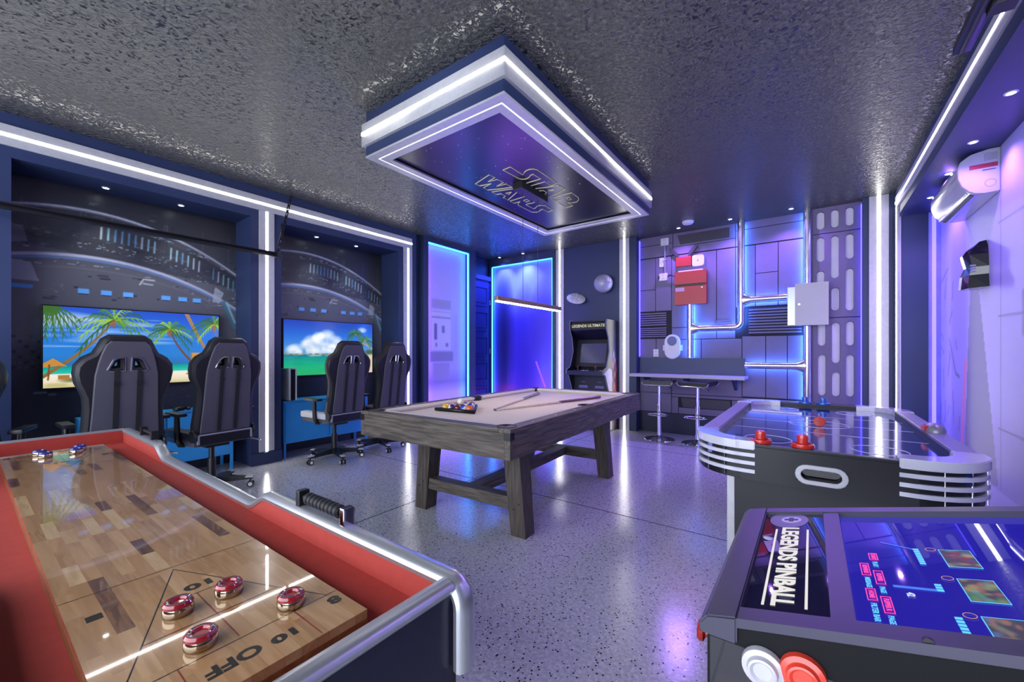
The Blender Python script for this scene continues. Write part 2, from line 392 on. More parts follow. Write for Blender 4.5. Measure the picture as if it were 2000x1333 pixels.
# downlights
def downlight(x, y, z, label, col, power, r=.019, group='small recessed ceiling spotlights', size=1.2, tilt=(0, 0)):
    t = thing('recessed_spotlight', label, 'spotlight', (x, y, z), 0, group)
    B().lathe([(r * 1.5, 0), (r * 1.55, -.004), (r * 1.05, -.006), (r, -.002), (r, 0)], (x, y, z)).to('trim_ring', WHITEP, t, True)
    B().cyl((x, y, z - .003), (x, y, z), r * .95).to('lens', mat('spot_lens_%s' % label[-6:].strip(), 'ffffff', .4, emit=(.85, 1, .97), es=12, var=.01), t)
    if power:
        l = bpy.data.lights.new('spot', 'SPOT'); l.energy = power; l.color = col; l.spot_size = size; l.spot_blend = .8; l.shadow_soft_size = .012
        o = bpy.data.objects.new('spot_beam', l); C.objects.link(o); o.parent = t; o.location = (0, 0, -.012); o.rotation_euler = (tilt[0], tilt[1], 0)
    return t
SPOT_W, SPOT_V, SPOT_B = (1, .96, .9), (.40, .19, 1.), (.10, .14, 1.)
downlight(-5.07, .79, 2.70, 'left spotlight in the soffit above the nearer beach screen', SPOT_W, 12)
downlight(-5.07, 1.33, 2.70, 'right spotlight in the soffit above the nearer beach screen', SPOT_W, 12)
downlight(-5.07, 2.71, 2.70, 'left spotlight in the soffit above the farther sea screen', SPOT_W, 12)
downlight(-5.07, 3.27, 2.70, 'right spotlight in the soffit above the farther sea screen', SPOT_W, 12)
for k, y in enumerate((3.57, 4.25, 4.88, 5.53)):
    downlight(.92, y, 2.72, ('nearest spotlight', 'second nearest spotlight', 'third nearest spotlight', 'farthest spotlight')[k] + ' in the soffit of the right alcove', SPOT_V, 18, size=2.4, tilt=(0, -.05))
downlight(.92, 1.9, 2.72, 'spotlight in the right alcove soffit nearest the open end', SPOT_V, 6, size=2.5, tilt=(0, -.1))
downlight(-4.77, 6.10, CEIL, 'left spotlight on the ceiling before the blue lit poster', SPOT_B, 70, size=2.0, tilt=(-.1, 0))
downlight(-4.23, 6.10, CEIL, 'right spotlight on the ceiling before the blue lit poster', SPOT_B, 70, size=2.0, tilt=(-.1, 0))
for x, nm in ((-1.55, 'left'), (-.885, 'middle'), (-.205, 'right')):
    downlight(x, 6.18, CEIL, nm + ' spotlight on the ceiling before the piped wall', SPOT_V, 38, size=2.5, tilt=(-.25, 0))
sd = thing('smoke_detector', 'round white smoke detector on the ceiling above the bar', 'smoke detector', (-1.37, 5.95, CEIL))
B().lathe([(.075, 0), (.075, -.015), (.06, -.035), (.0, -.04)], (-1.37, 5.95, CEIL)).to('body', WHITEP, sd, True)
B().lathe([(.03, -.039), (.028, -.046), (0, -.047)], (-1.37, 5.95, CEIL)).to('sensor_cap', ALU, sd, True)

# ---------------------------------------------------------------- wall murals in the two left alcoves (flat prints)
PRINT = attr_mat('wall_print', 0, .35)
def cockpit(nx, ny):
    p = Pic(nx, ny, 1.63 / 2.70, '33363f'); A = p.a
    p.grad([(0, '23262f'), (.3, '30323c'), (.5, '63656f'), (.72, '5a5c66'), (.86, '3a3c46'), (1, '1c1d26')])
    rnd = random.Random(3)
    def arc(v0, sag, wd, col, op=1.):
        p.line([(u * A, v0 - sag * (2.2 * (u - .28)) ** 2) for u in np.linspace(0, 1, 16)], wd, col, op)
    for k in range(9):
        u = rnd.uniform(.02, .58); p.line([(u, .93), (u + rnd.uniform(-.02, .02), .80)], .0015, '5b5e6a', .6)
    for k in range(150):
        u = rnd.uniform(.0, .6); v = rnd.choice((.835, .85, .80, .745, .905)) - .055 * (2.2 * (u / A - .28)) ** 2 + rnd.uniform(-.006, .006); p.rect(u, u + rnd.uniform(.003, .02), v, v + rnd.uniform(.004, .007), rnd.choice(['8d93a0', '6a7080', '3f6f94', 'a8aeb8']), .8)
    for k in range(90):   # panel speckle
        u, v = rnd.random() * A, .62 + rnd.random() * .34; p.rect(u, u + rnd.uniform(.004, .03), v, v + rnd.uniform(.004, .009), rnd.choice(['15161d', '5a5d69', '2c3039', '1a1c24']), .7)
    p.poly([(u * A, .895 - .05 * (2.2 * (u - .28)) ** 2) for u in np.linspace(0, 1, 12)] + [(A, .72), (0, .80)], '23272f', .55)
    arc(.93, .06, .0035, 'b9bed0'); arc(.925, .06, .002, '6c7080')
    arc(.775, .055, .005, 'aab0ca'); arc(.765, .055, .003, '5f84c8', .8); arc(.735, .05, .002, '72757f', .6)
    for k in range(20):
        u = .20 + k * .0175 + (k > 8) * .03 + (k > 14) * .03; uu = u / A
        v = .865 - .055 * (2.2 * (uu - .28)) ** 2
        p.line([(u, v - .022), (u + .002, v + .018)], .0022, rnd.choice(['8fc0d0', 'b5c6d4', '5d95c4']), .9)
    for k in range(46):
        u = rnd.uniform(.14, .5); v = .815 - .05 * (2.2 * (u / A - .28)) ** 2 + rnd.uniform(-.012, .012)
        p.rect(u, u + rnd.uniform(.003, .012), v, v + .004, '9aa0ac', .8)
    for k in range(30):
        u = rnd.uniform(.1, .55); v = .902 - .055 * (2.2 * (u / A - .28)) ** 2 + rnd.uniform(-.006, .004)
        p.rect(u, u + rnd.uniform(.006, .014), v, v + .004, '9aa6b4', .8)
    for u in (.145, .20, .255, .36, .41, .455): p.rect(u, u + .028, .652, .669, '67b4ff'); p.rect(u + .002, u + .026, .648, .652, '1a2230')
    p.rect(.0, .05, .655, .668, '4c93dc')
    p.poly([(0, .74), (.045, .738), (.062, .68), (.0, .68)], 'a3a7b8', .8); p.poly([(0, .85), (.03, .845), (.04, .80), (0, .79)], '7d8296', .7)
    p.poly([(.53, .72), (.56, .70), (.545, .655), (.52, .66)], 'aeb8c4', .8)
    p.line([(.30, .70), (.31, .72), (.34, .72)], .002, 'c5c9d2'); p.line([(.31, .705), (.335, .703)], .002, 'c5c9d2')
    for k in range(5): p.rect(.19 + k * .045, .21 + k * .045, .688 - k * .003, .690 - k * .003, '7a70b4', .8)
    for k in range(40):
        u, v = (rnd.uniform(.07, .12) if k % 2 else rnd.uniform(.49, .54)), rnd.uniform(.635, .675); p.rect(u, u + .008, v, v + .003, '8d919c', .7)
    p.line([(.56, .66), (.60, .56)], .008, '4d7f92', .8); p.line([(.57, .66), (.6, .58)], .004, '9fd0da', .8)
    for k in range(7):
        for j in range(5): p.rect(.006 + j * .013, .016 + j * .013, .405 + k * .016, .415 + k * .016, '59656f' if (k + j) % 3 else '23282e', .7)
    p.line([(.06, .56), (.05, .47)], .006, '5e6a80'); p.line([(.085, .56), (.07, .48)], .005, '39527a')
    for k in range(12): p.rect(.52 + (k % 3) * .02, .535 + (k % 3) * .02, .42 + (k // 3) * .03, .445 + (k // 3) * .03, '4b5f77', .6)
    for k in range(60):
        u, v = rnd.uniform(.25, .58), rnd.uniform(.27, .33); p.rect(u, u + .004, v, v + .005, rnd.choice(['54547a', '2a2c44', '7a7c96']), .8)
    p.rect(.05, .08, .325, .333, '9aa4ac', .8); p.rect(.08, .10, .318, .328, '7a848c', .7)
    return p
for nm, y in (('mural_print', .246), ('mural_print', 2.186)):
    p = cockpit(250, 330) if y < 1 else cockpit(180, 260)
    p.mesh(nm, PRINT, wl, (NB + .002, y, 0), (0, 1, 0), (0, 0, 1), 1.63, 2.70)
# ---------------------------------------------------------------- backlit panel on the left wall
X0 = -4.90
bp = thing('backlit_picture', 'tall lavender backlit picture with a pale printed tower on the left wall', 'wall panel', (X0, 4.82, 0))
fr = plate_bm([(4.245, 0), (5.45, 0), (5.45, CEIL), (4.245, CEIL)], [[(4.345, .12), (5.29, .12), (5.29, 2.955), (4.345, 2.955)]], .10)
B().add(fr, frame_M((X0 + .05, 0, 0), (0, 1, 0), (0, 0, 1))).to('frame', NAVY, bp)
p = Pic(90, 240, .945 / 2.835, 'd0c4ee')
p.grad([(0, 'd8c8f2'), (.16, 'd2c0f0'), (.22, '9a8cc4'), (.3, 'bcaee6'), (.7, 'c6baf0'), (1, 'bcb0ee')])
for (u0, u1, v0, v1, c) in ((.05, .21, .40, .64, 'd5d0e8'), (.05, .21, .64, .70, 'a9a2c8'), (.04, .23, .335, .40, '8a82aa'), (.23, .27, .34, .62, 'b4aed0'), (.07, .10, .46, .56, '6a6294'),
                            (.13, .16, .50, .55, '78709c'), (.05, .21, .585, .6, '7d769e'), (.05, .21, .62, .63, '8d86ac'), (.06, .20, .23, .335, 'a49ac2'), (.08, .10, .42, .45, '756d97'), (.16, .19, .42, .45, '817aa4')):
    p.rect(u0, u1, v0, v1, c, .9, .008)
p.mesh('print', PRINT, bp, (X0 + .003, 4.345, .12), (0, 1, 0), (0, 0, 1), .945, 2.835)
B().box(X0 + .06, X0 + .085, 4.36, 5.28, 2.935, 2.952).to('light_tube', L_CYAN, bp)
B().box(X0 + .06, X0 + .085, 5.272, 5.288, .13, 2.935).to('light_tube', L_CYAN, bp)
B().box(X0 + .008, X0 + .03, 4.346, 4.352, .13, 2.935).to('light_tube', L_VIO2, bp)
B().box(X0 + .06, X0 + .085, 4.36, 5.27, .122, .135).to('light_tube', L_VIO2, bp)
# ---------------------------------------------------------------- door
DB = mat('door_blue', '1d2460', .4, var=.05)
d = struct(B().box(-5.14, -5.10, 5.52, 6.22, 0, 2.62).to('door_1', DB))
for k in range(5):
    z0 = .2 + k * .48
    pl = B()
    pl.add(plate_bm([(5.60, z0), (6.14, z0), (6.14, z0 + .38), (5.60, z0 + .38)], [[(5.63, z0 + .03), (6.11, z0 + .03), (6.11, z0 + .35), (5.63, z0 + .35)]], .012), frame_M((-5.094, 0, 0), (0, 1, 0), (0, 0, 1)))
    pl.to('moulding', DB, d)
    B().box(-5.10, -5.092, 5.66, 6.08, z0 + .06, z0 + .32, .004).to('door_panel', DB, d)
hb = B()
for z in (.3, 1.25, 2.2): hb.cyl((-5.09, 6.205, z - .05), (-5.09, 6.205, z + .05), .008)
hb.to('hinge', CHROME, d)
struct(B().box(-5.15, -5.07, 5.45, 5.52, 0, 2.70).box(-5.15, -5.07, 5.45, 6.26, 2.62, 2.70).to('trim_1', NAVY))
# ---------------------------------------------------------------- backlit poster on the far wall
po = thing('backlit_poster', 'large deep blue poster edged with cyan light left of the arcade cabinet', 'poster', (-4.40, FY, 0))
fr = plate_bm([(-5.12, 0), (-3.64, 0), (-3.64, CEIL), (-5.12, CEIL)], [[(-5.06, .10), (-3.68, .10), (-3.68, 2.90), (-5.06, 2.90)]], .06)
B().add(fr, frame_M((0, FY - .03, 0), (1, 0, 0), (0, 0, 1))).to('frame', NAVY, po)
p = Pic(110, 200, 1.38 / 2.80, '2a2ab8')
p.grad([(0, 'c070e0'), (.16, '9a62e4'), (.3, '6a60e8'), (.6, '5c5ce4'), (.8, '8a94f8'), (1, '7a7cf0')])
p.blob(.25, .82, .2, .2, '9fb2f4', .8); p.blob(.1, .5, .1, .5, '14104e', .7); p.blob(.27, .38, .14, .5, '2218a0', .7); p.blob(.42, .6, .12, .3, '1f1a86', .6)
p.blob(.12, .08, .16, .12, 'c04aa0', .8); p.blob(.32, .06, .14, .1, 'd2488c', .7)
p.line([(.36, .34), (.48, .06)], .005, 'ff8ad8', .9)
p.mesh('print', PRINT, po, (-5.06, FY - .004, .10), (1, 0, 0), (0, 0, 1), 1.38, 2.80)
B().box(-5.0, -3.72, FY - .055, FY - .03, .105, .125).to('light_tube', L_VIO2, po)  # unseen violet tube, added to light the lower part of the print
B().box(-5.058, -5.046, FY - .05, FY - .03, .11, 2.88).to('light_tube', L_CYAN, po)
B().box(-5.046, -3.69, FY - .05, FY - .03, 2.884, 2.897).to('light_tube', L_CYAN, po)
B().box(-3.692, -3.682, FY - .05, FY - .03, .11, 2.88).to('light_tube', L_CYAN, po)
# ---------------------------------------------------------------- sculpted grey panels on the piped far wall
G = GREYPANEL
def wp(x0, x1, z0, z1, d=.014, name='wall_panel', m=None, bev=.004):
    return B().box(x0, x1, HY - d, HY, z0, z1, bev).to(name, m or G, wf)
B().box(-2.198, -.02, HY - .003, HY, .30, CEIL).to('backing_sheet', GROOVE, wf)
g = .008
wp(-2.198, -1.70, 2.90, CEIL); wp(-1.70 + g, -.86, 2.83, CEIL); wp(-.86 + g, -.03, 2.93, CEIL)
wp(-2.198, -1.70, 2.70 + g, 2.90 - g); wp(-.86 + g, -.03, 2.70 + g, 2.93 - g)
wp(-1.70 + g, -.86, 2.70 + g, 2.83 - g)
wp(-2.198, -1.96, 2.20 + g, 2.70 - g, .012); wp(-2.198, -1.96, 1.87, 2.20); wp(-1.96 + g, -1.72, 1.87, 2.70 - g)
wp(-1.72 + g, -1.10, 1.60 + g, 2.70 - g); wp(-1.10 + g, -.86, 1.60 + g, 2.70 - g)
wp(-.86 + g, -.62, 1.86, 2.70 - g); wp(-.62 + g, -.36, 2.30 + g, 2.70 - g); wp(-.62 + g, -.36, 1.86, 2.30); wp(-.36 + g, -.03, 1.86, 2.70 - g)
wp(-1.72 + g, -1.10, 1.42 + g, 1.60); wp(-1.10 + g, -.86, 1.42 + g, 1.60)
wp(-1.72 + g, -1.30, .98, 1.42); wp(-1.30 + g, -.78, .98, 1.42); wp(-2.198, -1.95, .98, 1.44); wp(-1.95 + g, -1.72, .98, 1.44)
wp(-.78 + g, -.50, .62, 1.45); wp(-.50 + g, -.26, .62, 1.45); wp(-.26 + g, -.03, .62, 1.45)
wp(-2.198, -1.72, .60 + g, .98 - g); wp(-1.72 + g, -.78, .60 + g, .98 - g); wp(-2.198, -1.72, .31, .60); wp(-1.72 + g, -.03, .56, .60); wp(-.90, -.03, .31, .56 - g); wp(-1.72 + g, -1.62, .31, .56 - g); wp(-1.62 + g, -.9 - g, .31, .40)
DG = mat('dark_vent', '3a3444', .5, var=.1)
B().prism([(-1.63, 2.99), (-.93, 2.99), (-.93, 2.85), (-1.59, 2.85)], 'Y', HY - .02, HY - .014).to('vent_recess', DG, wf)
B().prism([(-1.58, .545), (-.92, .545), (-.92, .41), (-1.55, .41)], 'Y', HY - .012, HY).to('vent_recess', DG, wf)
def louver(x0, x1, z0, z1, n):
    B().box(x0, x1, HY - .006, HY, z0, z1).to('louver_back', GROOVE, wf)
    for k in range(n):
        z = z0 + (z1 - z0) * (k + .5) / n
        B().box(x0 + .004, x1 - .004, HY - .022, HY - .004, z - (z1 - z0) / n * .28, z + (z1 - z0) / n * .28, .002).to('louver_slat', G, wf)
louver(-2.195, -1.79, 1.64, 1.85, 6); louver(-2.195, -1.79, 1.46, 1.62, 5); louver(-.70, -.10, 1.48, 1.83, 9); louver(-1.13, -.9, 1.61, 1.69, 3)
# slotted panels at the right
SL = mat('pale_slot', 'e8e4f6', .4, var=.03)
def slotted(z0, z1, slots):
    o = B().add(plate_bm([(-.01, z0), (.475, z0), (.475, z1), (-.01, z1)], [pill(x, (a + b) / 2, .085, b - a) for x, a, b in slots], .06, .004), frame_M((0, HY - .04, 0), (1, 0, 0), (0, 0, 1))).to('slotted_panel', G, wf)
    for x, a, b in slots:
        B().add(plate_bm(pill(x, (a + b) / 2, .083, b - a - .002), [], .012), frame_M((0, HY - .022, 0), (1, 0, 0), (0, 0, 1))).to('slot_inset', SL, o)
slotted(2.715, CEIL, [(.09, 2.76, 2.99), (.23, 2.76, 2.99), (.37, 2.76, 2.99)])
slotted(1.665, 2.70, [(.09, 2.36, 2.67), (.23, 2.14, 2.67), (.37, 2.36, 2.67), (.09, 1.74, 2.25), (.235, 1.74, 2.03), (.37, 1.735, 2.25)])
slotted(.60, 1.65, [(.10, 1.31, 1.60), (.24, 1.095, 1.60), (.373, 1.31, 1.61), (.102, .687, 1.203), (.24, .685, .99), (.373, .69, 1.204)])
slotted(.31, .59, [(.10, .36, .54), (.24, .36, .54), (.373, .36, .54)])
# ---------------------------------------------------------------- ceiling light box
tb = thing('ceiling_light_box', 'stepped navy and silver ceiling light box above the pool table', 'ceiling feature', (-2.055, 3.10, CEIL))
tx0, tx1, ty0, ty1 = -2.71, -1.40, 1.83, 4.38
def ring(z0, z1, out, inn, m, nm):
    b = B().add(plate_bm([(tx0 - out, ty0 - out), (tx1 + out, ty0 - out), (tx1 + out, ty1 + out), (tx0 - out, ty1 + out)],
                         [[(tx0 + inn, ty0 + inn), (tx1 - inn, ty0 + inn), (tx1 - inn, ty1 - inn), (tx0 + inn, ty1 - inn)]], z1 - z0), Matrix.Translation((0, 0, (z0 + z1) / 2)))
    return b.to(nm, m, tb)
ring(2.947, CEIL, 0, .08, NAVY, 'upper_band')
ring(2.885, 2.947, .022, .08, ALU, 'channel'); ring(2.782, 2.863, .022, .08, ALU, 'channel'); ring(2.863, 2.885, .0245, .08, L_WHITE, 'light_tube')
ring(2.712, 2.782, .0, .08, NAVY, 'lower_band')
def bring(i0, i1, z0, z1, m, nm): 
    b = B().add(plate_bm([(tx0 + i0, ty0 + i0), (tx1 - i0, ty0 + i0), (tx1 - i0, ty1 - i0), (tx0 + i0, ty1 - i0)],
                         [[(tx0 + i1, ty0 + i1), (tx1 - i1, ty0 + i1), (tx1 - i1, ty1 - i1), (tx0 + i1, ty1 - i1)]], z1 - z0), Matrix.Translation((0, 0, (z0 + z1) / 2)))
    return b.to(nm, m, tb)
bring(0, .062, 2.698, 2.712, ALU, 'bottom_frame'); bring(.062, .070, 2.702, 2.712, mat('dim_led', 'ffffff', .4, emit=(1, .98, 1), es=1.2, var=.01), 'light_tube'); bring(.073, .135, 2.698, 2.712, ALU, 'bottom_frame')
NIGHT = mat('night_panel', '232038', .25, var=.12, vscale=1.5)
B().box(tx0 + .08, tx1 - .08, ty0 + .08, ty1 - .08, 2.722, 2.74).to('night_sky_panel', NIGHT, tb)
st = B(); rr = random.Random(8)
for k in range(60):
    x, y = rr.uniform(tx0 + .2, tx1 - .2), rr.uniform(ty0 + .2, ty1 - .9); r = rr.uniform(.0015, .004); st.sph((x, y, 2.7215), r, 6, (1, 1, .3))
st.to('printed_star', mat('star_white', 'd8d8ea', .5, var=.02), tb, kind='stuff')
LET = {
'letter_outline_a': [(-2.028, 2.639), (-1.947, 2.63), (-1.949, 2.811), (-1.91, 2.775), (-1.877, 2.759), (-1.843, 2.758), (-1.817, 2.773), (-1.802, 2.804), (-1.802, 3.124), (-1.871, 3.145), (-1.872, 3.037), (-2.022, 3.038), (-2.028, 2.967), (-1.870, 2.965), (-1.874, 2.85), (-1.899, 2.855), (-1.946, 2.888), (-1.983, 2.892), (-2.01, 2.872), (-2.02, 2.842)],
'b': [(-2.024, 3.114), (-1.941, 3.144), (-1.818, 3.173), (-1.81, 3.289), (-2.024, 3.364), (-2.022, 3.278), (-1.986, 3.252), (-1.988, 3.195), (-2.027, 3.175)], 'c': [(-1.948, 3.226), (-1.895, 3.225), (-1.914, 3.25)],
'd': [(-2.03, 3.4), (-1.921, 3.39), (-1.804, 3.395), (-1.806, 3.532), (-1.829, 3.591), (-1.871, 3.63), (-1.919, 3.63), (-1.95, 3.595), (-1.954, 3.705), (-2.034, 3.715), (-2.03, 3.561), (-2.012, 3.521), (-1.976, 3.487), (-2.028, 3.485)], 'e': [(-1.906, 3.479), (-1.873, 3.481), (-1.881, 3.537), (-1.912, 3.542)],
'f': [(-2.392, 2.713), (-2.175, 2.642), (-2.171, 2.712), (-2.27, 2.742), (-2.176, 2.755), (-2.173, 2.836), (-2.272, 2.864), (-2.176, 2.876), (-2.171, 2.963), (-2.27, 2.935), (-2.391, 2.882), (-2.387, 2.82), (-2.278, 2.791), (-2.389, 2.768)],
'g': [(-2.388, 2.94), (-2.293, 2.965), (-2.168, 3.005), (-2.168, 3.061), (-2.391, 3.19), (-2.389, 3.113), (-2.347, 3.094), (-2.346, 3.024), (-2.391, 3.013)], 'h': [(-2.305, 3.042), (-2.246, 3.05), (-2.305, 3.084)],
'i': [(-2.39, 3.223), (-2.177, 3.21), (-2.175, 3.33), (-2.2, 3.385), (-2.245, 3.40), (-2.29, 3.385), (-2.321, 3.40), (-2.321, 3.536), (-2.298, 3.537), (-2.251, 3.499), (-2.212, 3.5), (-2.179, 3.536), (-2.179, 3.694), (-2.253, 3.712), (-2.253, 3.608), (-2.279, 3.612), (-2.317, 3.642), (-2.358, 3.646), (-2.392, 3.617), (-2.39, 3.358), (-2.363, 3.325), (-2.317, 3.293), (-2.391, 3.295)], 'j': [(-2.276, 3.29), (-2.228, 3.285), (-2.228, 3.33), (-2.279, 3.335)]}
GOLD = mat('pale_gold_line', 'd8d29a', .4, var=.03)
for k, v in LET.items(): B().tube([(x, y, 2.7205) for x, y in v], .0042, 6, True).to('letter_outline', GOLD, tb)
# ---------------------------------------------------------------- hanging linear lamp
lp = thing('pendant_lamp', 'slim brass bar pendant lamp with a warm glowing underside over the pool table', 'pendant lamp', (-2.07, 3.12, 1.63))
BRASS = mat('dark_brass', '7a6248', .35, .7, var=.06)
B().box(-2.09, -2.05, 2.60, 3.645, 1.655, 1.695, .006).to('bar', BRASS, lp)
B().box(-2.085, -2.055, 2.61, 3.635, 1.646, 1.656).to('light_tube', L_WARM, lp)
B().box(-2.12, -2.02, 2.90, 3.33, 2.66, 2.722, .004).to('canopy', BLACKP, lp)
for y in (2.985, 3.23): B().cyl((-2.07, y, 1.69), (-2.07, y, 2.70), .0022, seg=6).to('cable', BLACKP, lp)
# ---------------------------------------------------------------- pool table
PW = wood_mat('weathered_dark_wood', '3d362f', '6b6158', 'Y', 5.); PWX = wood_mat('weathered_dark_wood_x', '3a332d', '655b52', 'X', 5.); PWZ = wood_mat('dark_leg_wood', '332c27', '574d45', 'Z', 5.)
FELT = mat('beige_felt', 'e4ded4', .95, var=.04, vscale=60)
PT = (-2.07, 3.02, 0)
pt = thing('pool_table', 'rustic dark wood pool table with beige cloth in the room centre', 'pool table', PT, math.radians(2.5))
def PTp(b, nm, m, smooth=False, parent=None): return b.to(nm, m, parent or pt, smooth, world=False)
HW, HL = .665, 1.225
PTp(B().box(-HW, -HW + .04, -HL, HL, .625, .775, .004), 'side_apron', PW); PTp(B().box(HW - .04, HW, -HL, HL, .625, .775, .004), 'side_apron', PW)
PTp(B().box(-HW + .04, HW - .04, -HL, -HL + .04, .625, .775, .004), 'end_apron', PWX); PTp(B().box(-HW + .04, HW - .04, HL - .04, HL, .625, .775, .004), 'end_apron', PWX)
PTp(B().box(-HW + .04, HW - .04, -HL + .04, HL - .04, .64, .70), 'slate', BLACKP)
PTp(B().box(-HW + .08, HW - .08, -HL + .08, HL - .08, .70, .765), 'cloth_bed', FELT)
RW = .085
def rail(x0, x1, y0, y1, nm, m): PTp(B().box(x0, x1, y0, y1, .775, .802, .006), nm, m)
for s in (-1, 1):
    xa, xb = sorted((s * HW, s * (HW - RW)))
    rail(xa, xb, -HL, -.001, 'side_rail', PW); rail(xa, xb, .001, HL, 'side_rail', PW)
    ya, yb = sorted((s * HL, s * (HL - RW)))
    rail(-HW + RW, HW - RW, ya, yb, 'end_rail', PWX)
    # cushions (sloped nose)
    for (a, b) in ((-HL + .15, -.06), (.06, HL - .15)):
        xo, xi = s * (HW - RW), s * (HW - RW - .05)
        PTp(B().prism([(xo, .765), (xo, .802), (xi, .798), (xi, .787), (s * (HW - RW - .03), .765)], 'Y', a, b), 'cushion', FELT)
    yo, yi = s * (HL - RW), s * (HL - RW - .05)
    PTp(B().prism([(yo, .765), (yo, .802), (yi, .798), (yi, .787), (s * (HL - RW - .03), .765)], 'X', -HW + .15, HW - .15), 'cushion', FELT)
PKT = mat('black_pocket_leather', '16141a', .6, var=.1)
for x, y in [(sx * (HW - .075), sy * (HL - .075)) for sx in (-1, 1) for sy in (-1, 1)] + [(-(HW - .085), 0), (HW - .085, 0)]:
    PTp(B().lathe([(.062, .8035), (.062, .762), (.052, .762), (.048, .8045), (.062, .8045)], (x, y, 0)).cyl((x, y, .7655), (x, y, .768), .055), 'pocket', PKT, True)
for sx in (-1, 1):
    for sy in (-1, 1):
        xf, yf, xt = sx * .46, sy * .77, sx * .40
        h = .058
        PTp(B().loft([[(xf - h, yf - h, 0), (xf + h, yf - h, 0), (xf + h, yf + h, 0), (xf - h, yf + h, 0)], [(xt - h - .008, yf - h - .008, .64), (xt + h + .008, yf - h - .008, .64), (xt + h + .008, yf + h + .008, .64), (xt - h - .008, yf + h + .008, .64)]]), 'leg', PWZ)
        for dx in (-.02, .02): PTp(B().cyl((xf + dx - sx * .012, yf - sy * 0 + (-.062 if sy < 0 else .062), .20 + dx), (xf + dx - sx * .012, yf + (-.045 if sy < 0 else .045), .20 + dx), .007), 'bolt', BLACKP)
        cx_, cy_ = sx * (HW + .002), sy * (HL + .002)
        PTp(B().box(cx_ - sx * .045, cx_, cy_ - sy * .045, cy_, .735, .782, .003), 'corner_bracket', BLACKP)
for sy in (-1, 1): PTp(B().box(-.42, .42, sy * .77 - .045, sy * .77 + .045, .165, .25, .004), 'end_stretcher', PWX)
PTp(B().box(-.05, .05, -.725, .725, .175, .25, .004), 'long_stretcher', PW)
dot = mat('pearl_sight', 'd8d2c6', .3, var=.02)
for s in (-1, 1):
    for k in range(1, 8):
        if k == 4: continue
        PTp(B().cyl((s * (HW - .035), -HL + k * HL / 4, .801), (s * (HW - .035), -HL + k * HL / 4, .8035), .006, seg=10), 'rail_sight', dot)
R_pt = Matrix.Translation(PT) @ Matrix.Rotation(math.radians(2.5), 4, 'Z')
# rack with balls
rk = (-2.24, 2.33); rot = math.radians(8)   # apex points to +Y
Mr = Matrix.Translation((rk[0], rk[1], .766)) @ Matrix.Rotation(rot, 4, 'Z')
br = .0286
rows = []
for i in range(5):
    for j in range(5 - i): rows.append((-4 * br + i * br + 2 * br * j, i * br * 1.74))
s3 = [(-.166, -.0295), (.166, -.0295), (0, .2575)]
s3o = [(-.187, -.042), (.187, -.042), (0, .281)]
rt = thing('ball_rack', 'black triangle rack holding the billiard balls on the pool table', 'ball rack', (rk[0], rk[1], .766), rot)
B().add(plate_bm(s3o, [s3], .026, .003), Matrix.Translation((0, 0, .014))).to('triangle_frame', BLACKP, rt, world=False)
cols = [('yellow', 'e2b21e'), ('blue', '1c3fa8'), ('red', 'b82424'), ('purple', '4a2578'), ('orange', 'dd6a22'), ('green', '14693c'), ('maroon', '701a26'), ('black', '131317')]
order = [2, 4, 1, 0, 5, 4, 9, 7, 12, 10, 3, 13, 6, 8, 11]
rown = ['nearest the camera', 'in the second row', 'in the third row', 'in the fourth row', 'at the far tip']
ri = 0
for i in range(5):
    for j in range(5 - i):
        k = ri % 15; x, y = rows[ri]; ri += 1
        ci = k % 8; nm, hx = cols[(k * 3 + i) % 8]; stripe = (k % 2 == 1) and nm != 'black'
        c = Mr @ Vector((x, y, br))
        t = thing('billiard_ball', '%s%s billiard ball in the rack, ball %s of the row %s' % (nm, ' striped' if stripe else '', ('one', 'two', 'three', 'four', 'five')[j], rown[i]), 'ball', (c.x, c.y, .766), 0, 'billiard balls in the rack')
        ax = Vector((random.uniform(-1, 1), random.uniform(-1, 1), random.uniform(-.3, 1))).normalized(); Rq = ax.to_track_quat('Z', 'Y').to_matrix().to_4x4()
        prof = [(br * math.sin(a), -br * math.cos(a)) for a in np.linspace(0, PI, 15)]
        if stripe:
            B().lathe(prof[:5], c, 20, Rq).lathe(prof[10:], c, 20, Rq).to('white_cap', mat('ball_white', 'e8e4da', .08, coat=.5, var=.01), t, True)
            B().lathe(prof[4:11], c, 20, Rq).to('stripe', mat('ball_' + nm, hx, .08, coat=.5, var=.02), t, True)
        else:
            B().lathe(prof, c, 20, Rq).to('sphere', mat('ball_' + nm, hx, .08, coat=.5, var=.02), t, True)
            B().add(plate_bm([(.011 * math.cos(a), .011 * math.sin(a)) for a in np.linspace(0, 2 * PI, 13)[:-1]], [], .001), Matrix.Translation(c) @ Rq @ Matrix.Translation((0, 0, br - .0012))).to('number_spot', mat('ball_white', 'e8e4da', .08, coat=.5, var=.01), t)
cb = Mr @ Vector((.0, 4 * br * 1.74 * .30 + .02, 0))
prof = [(br * math.sin(a), -br * math.cos(a)) for a in np.linspace(0, PI, 17)]
cue_p = Mr @ Vector((.0, .029 + .0, 0))
o = B().lathe(prof, (0, 0, 0), 24).to('cue_ball', mat('cue_white', 'ddd6c4', .1, coat=.5, var=.02), None, True)
o.location = (Mr @ Vector((0., 2 * br * 1.74 / 2 - .008, 0))).to_tuple()[:2] + (.766 + br + .0466 + .001,); tag(o, 'plain white cue ball resting on top of the racked balls', 'ball')
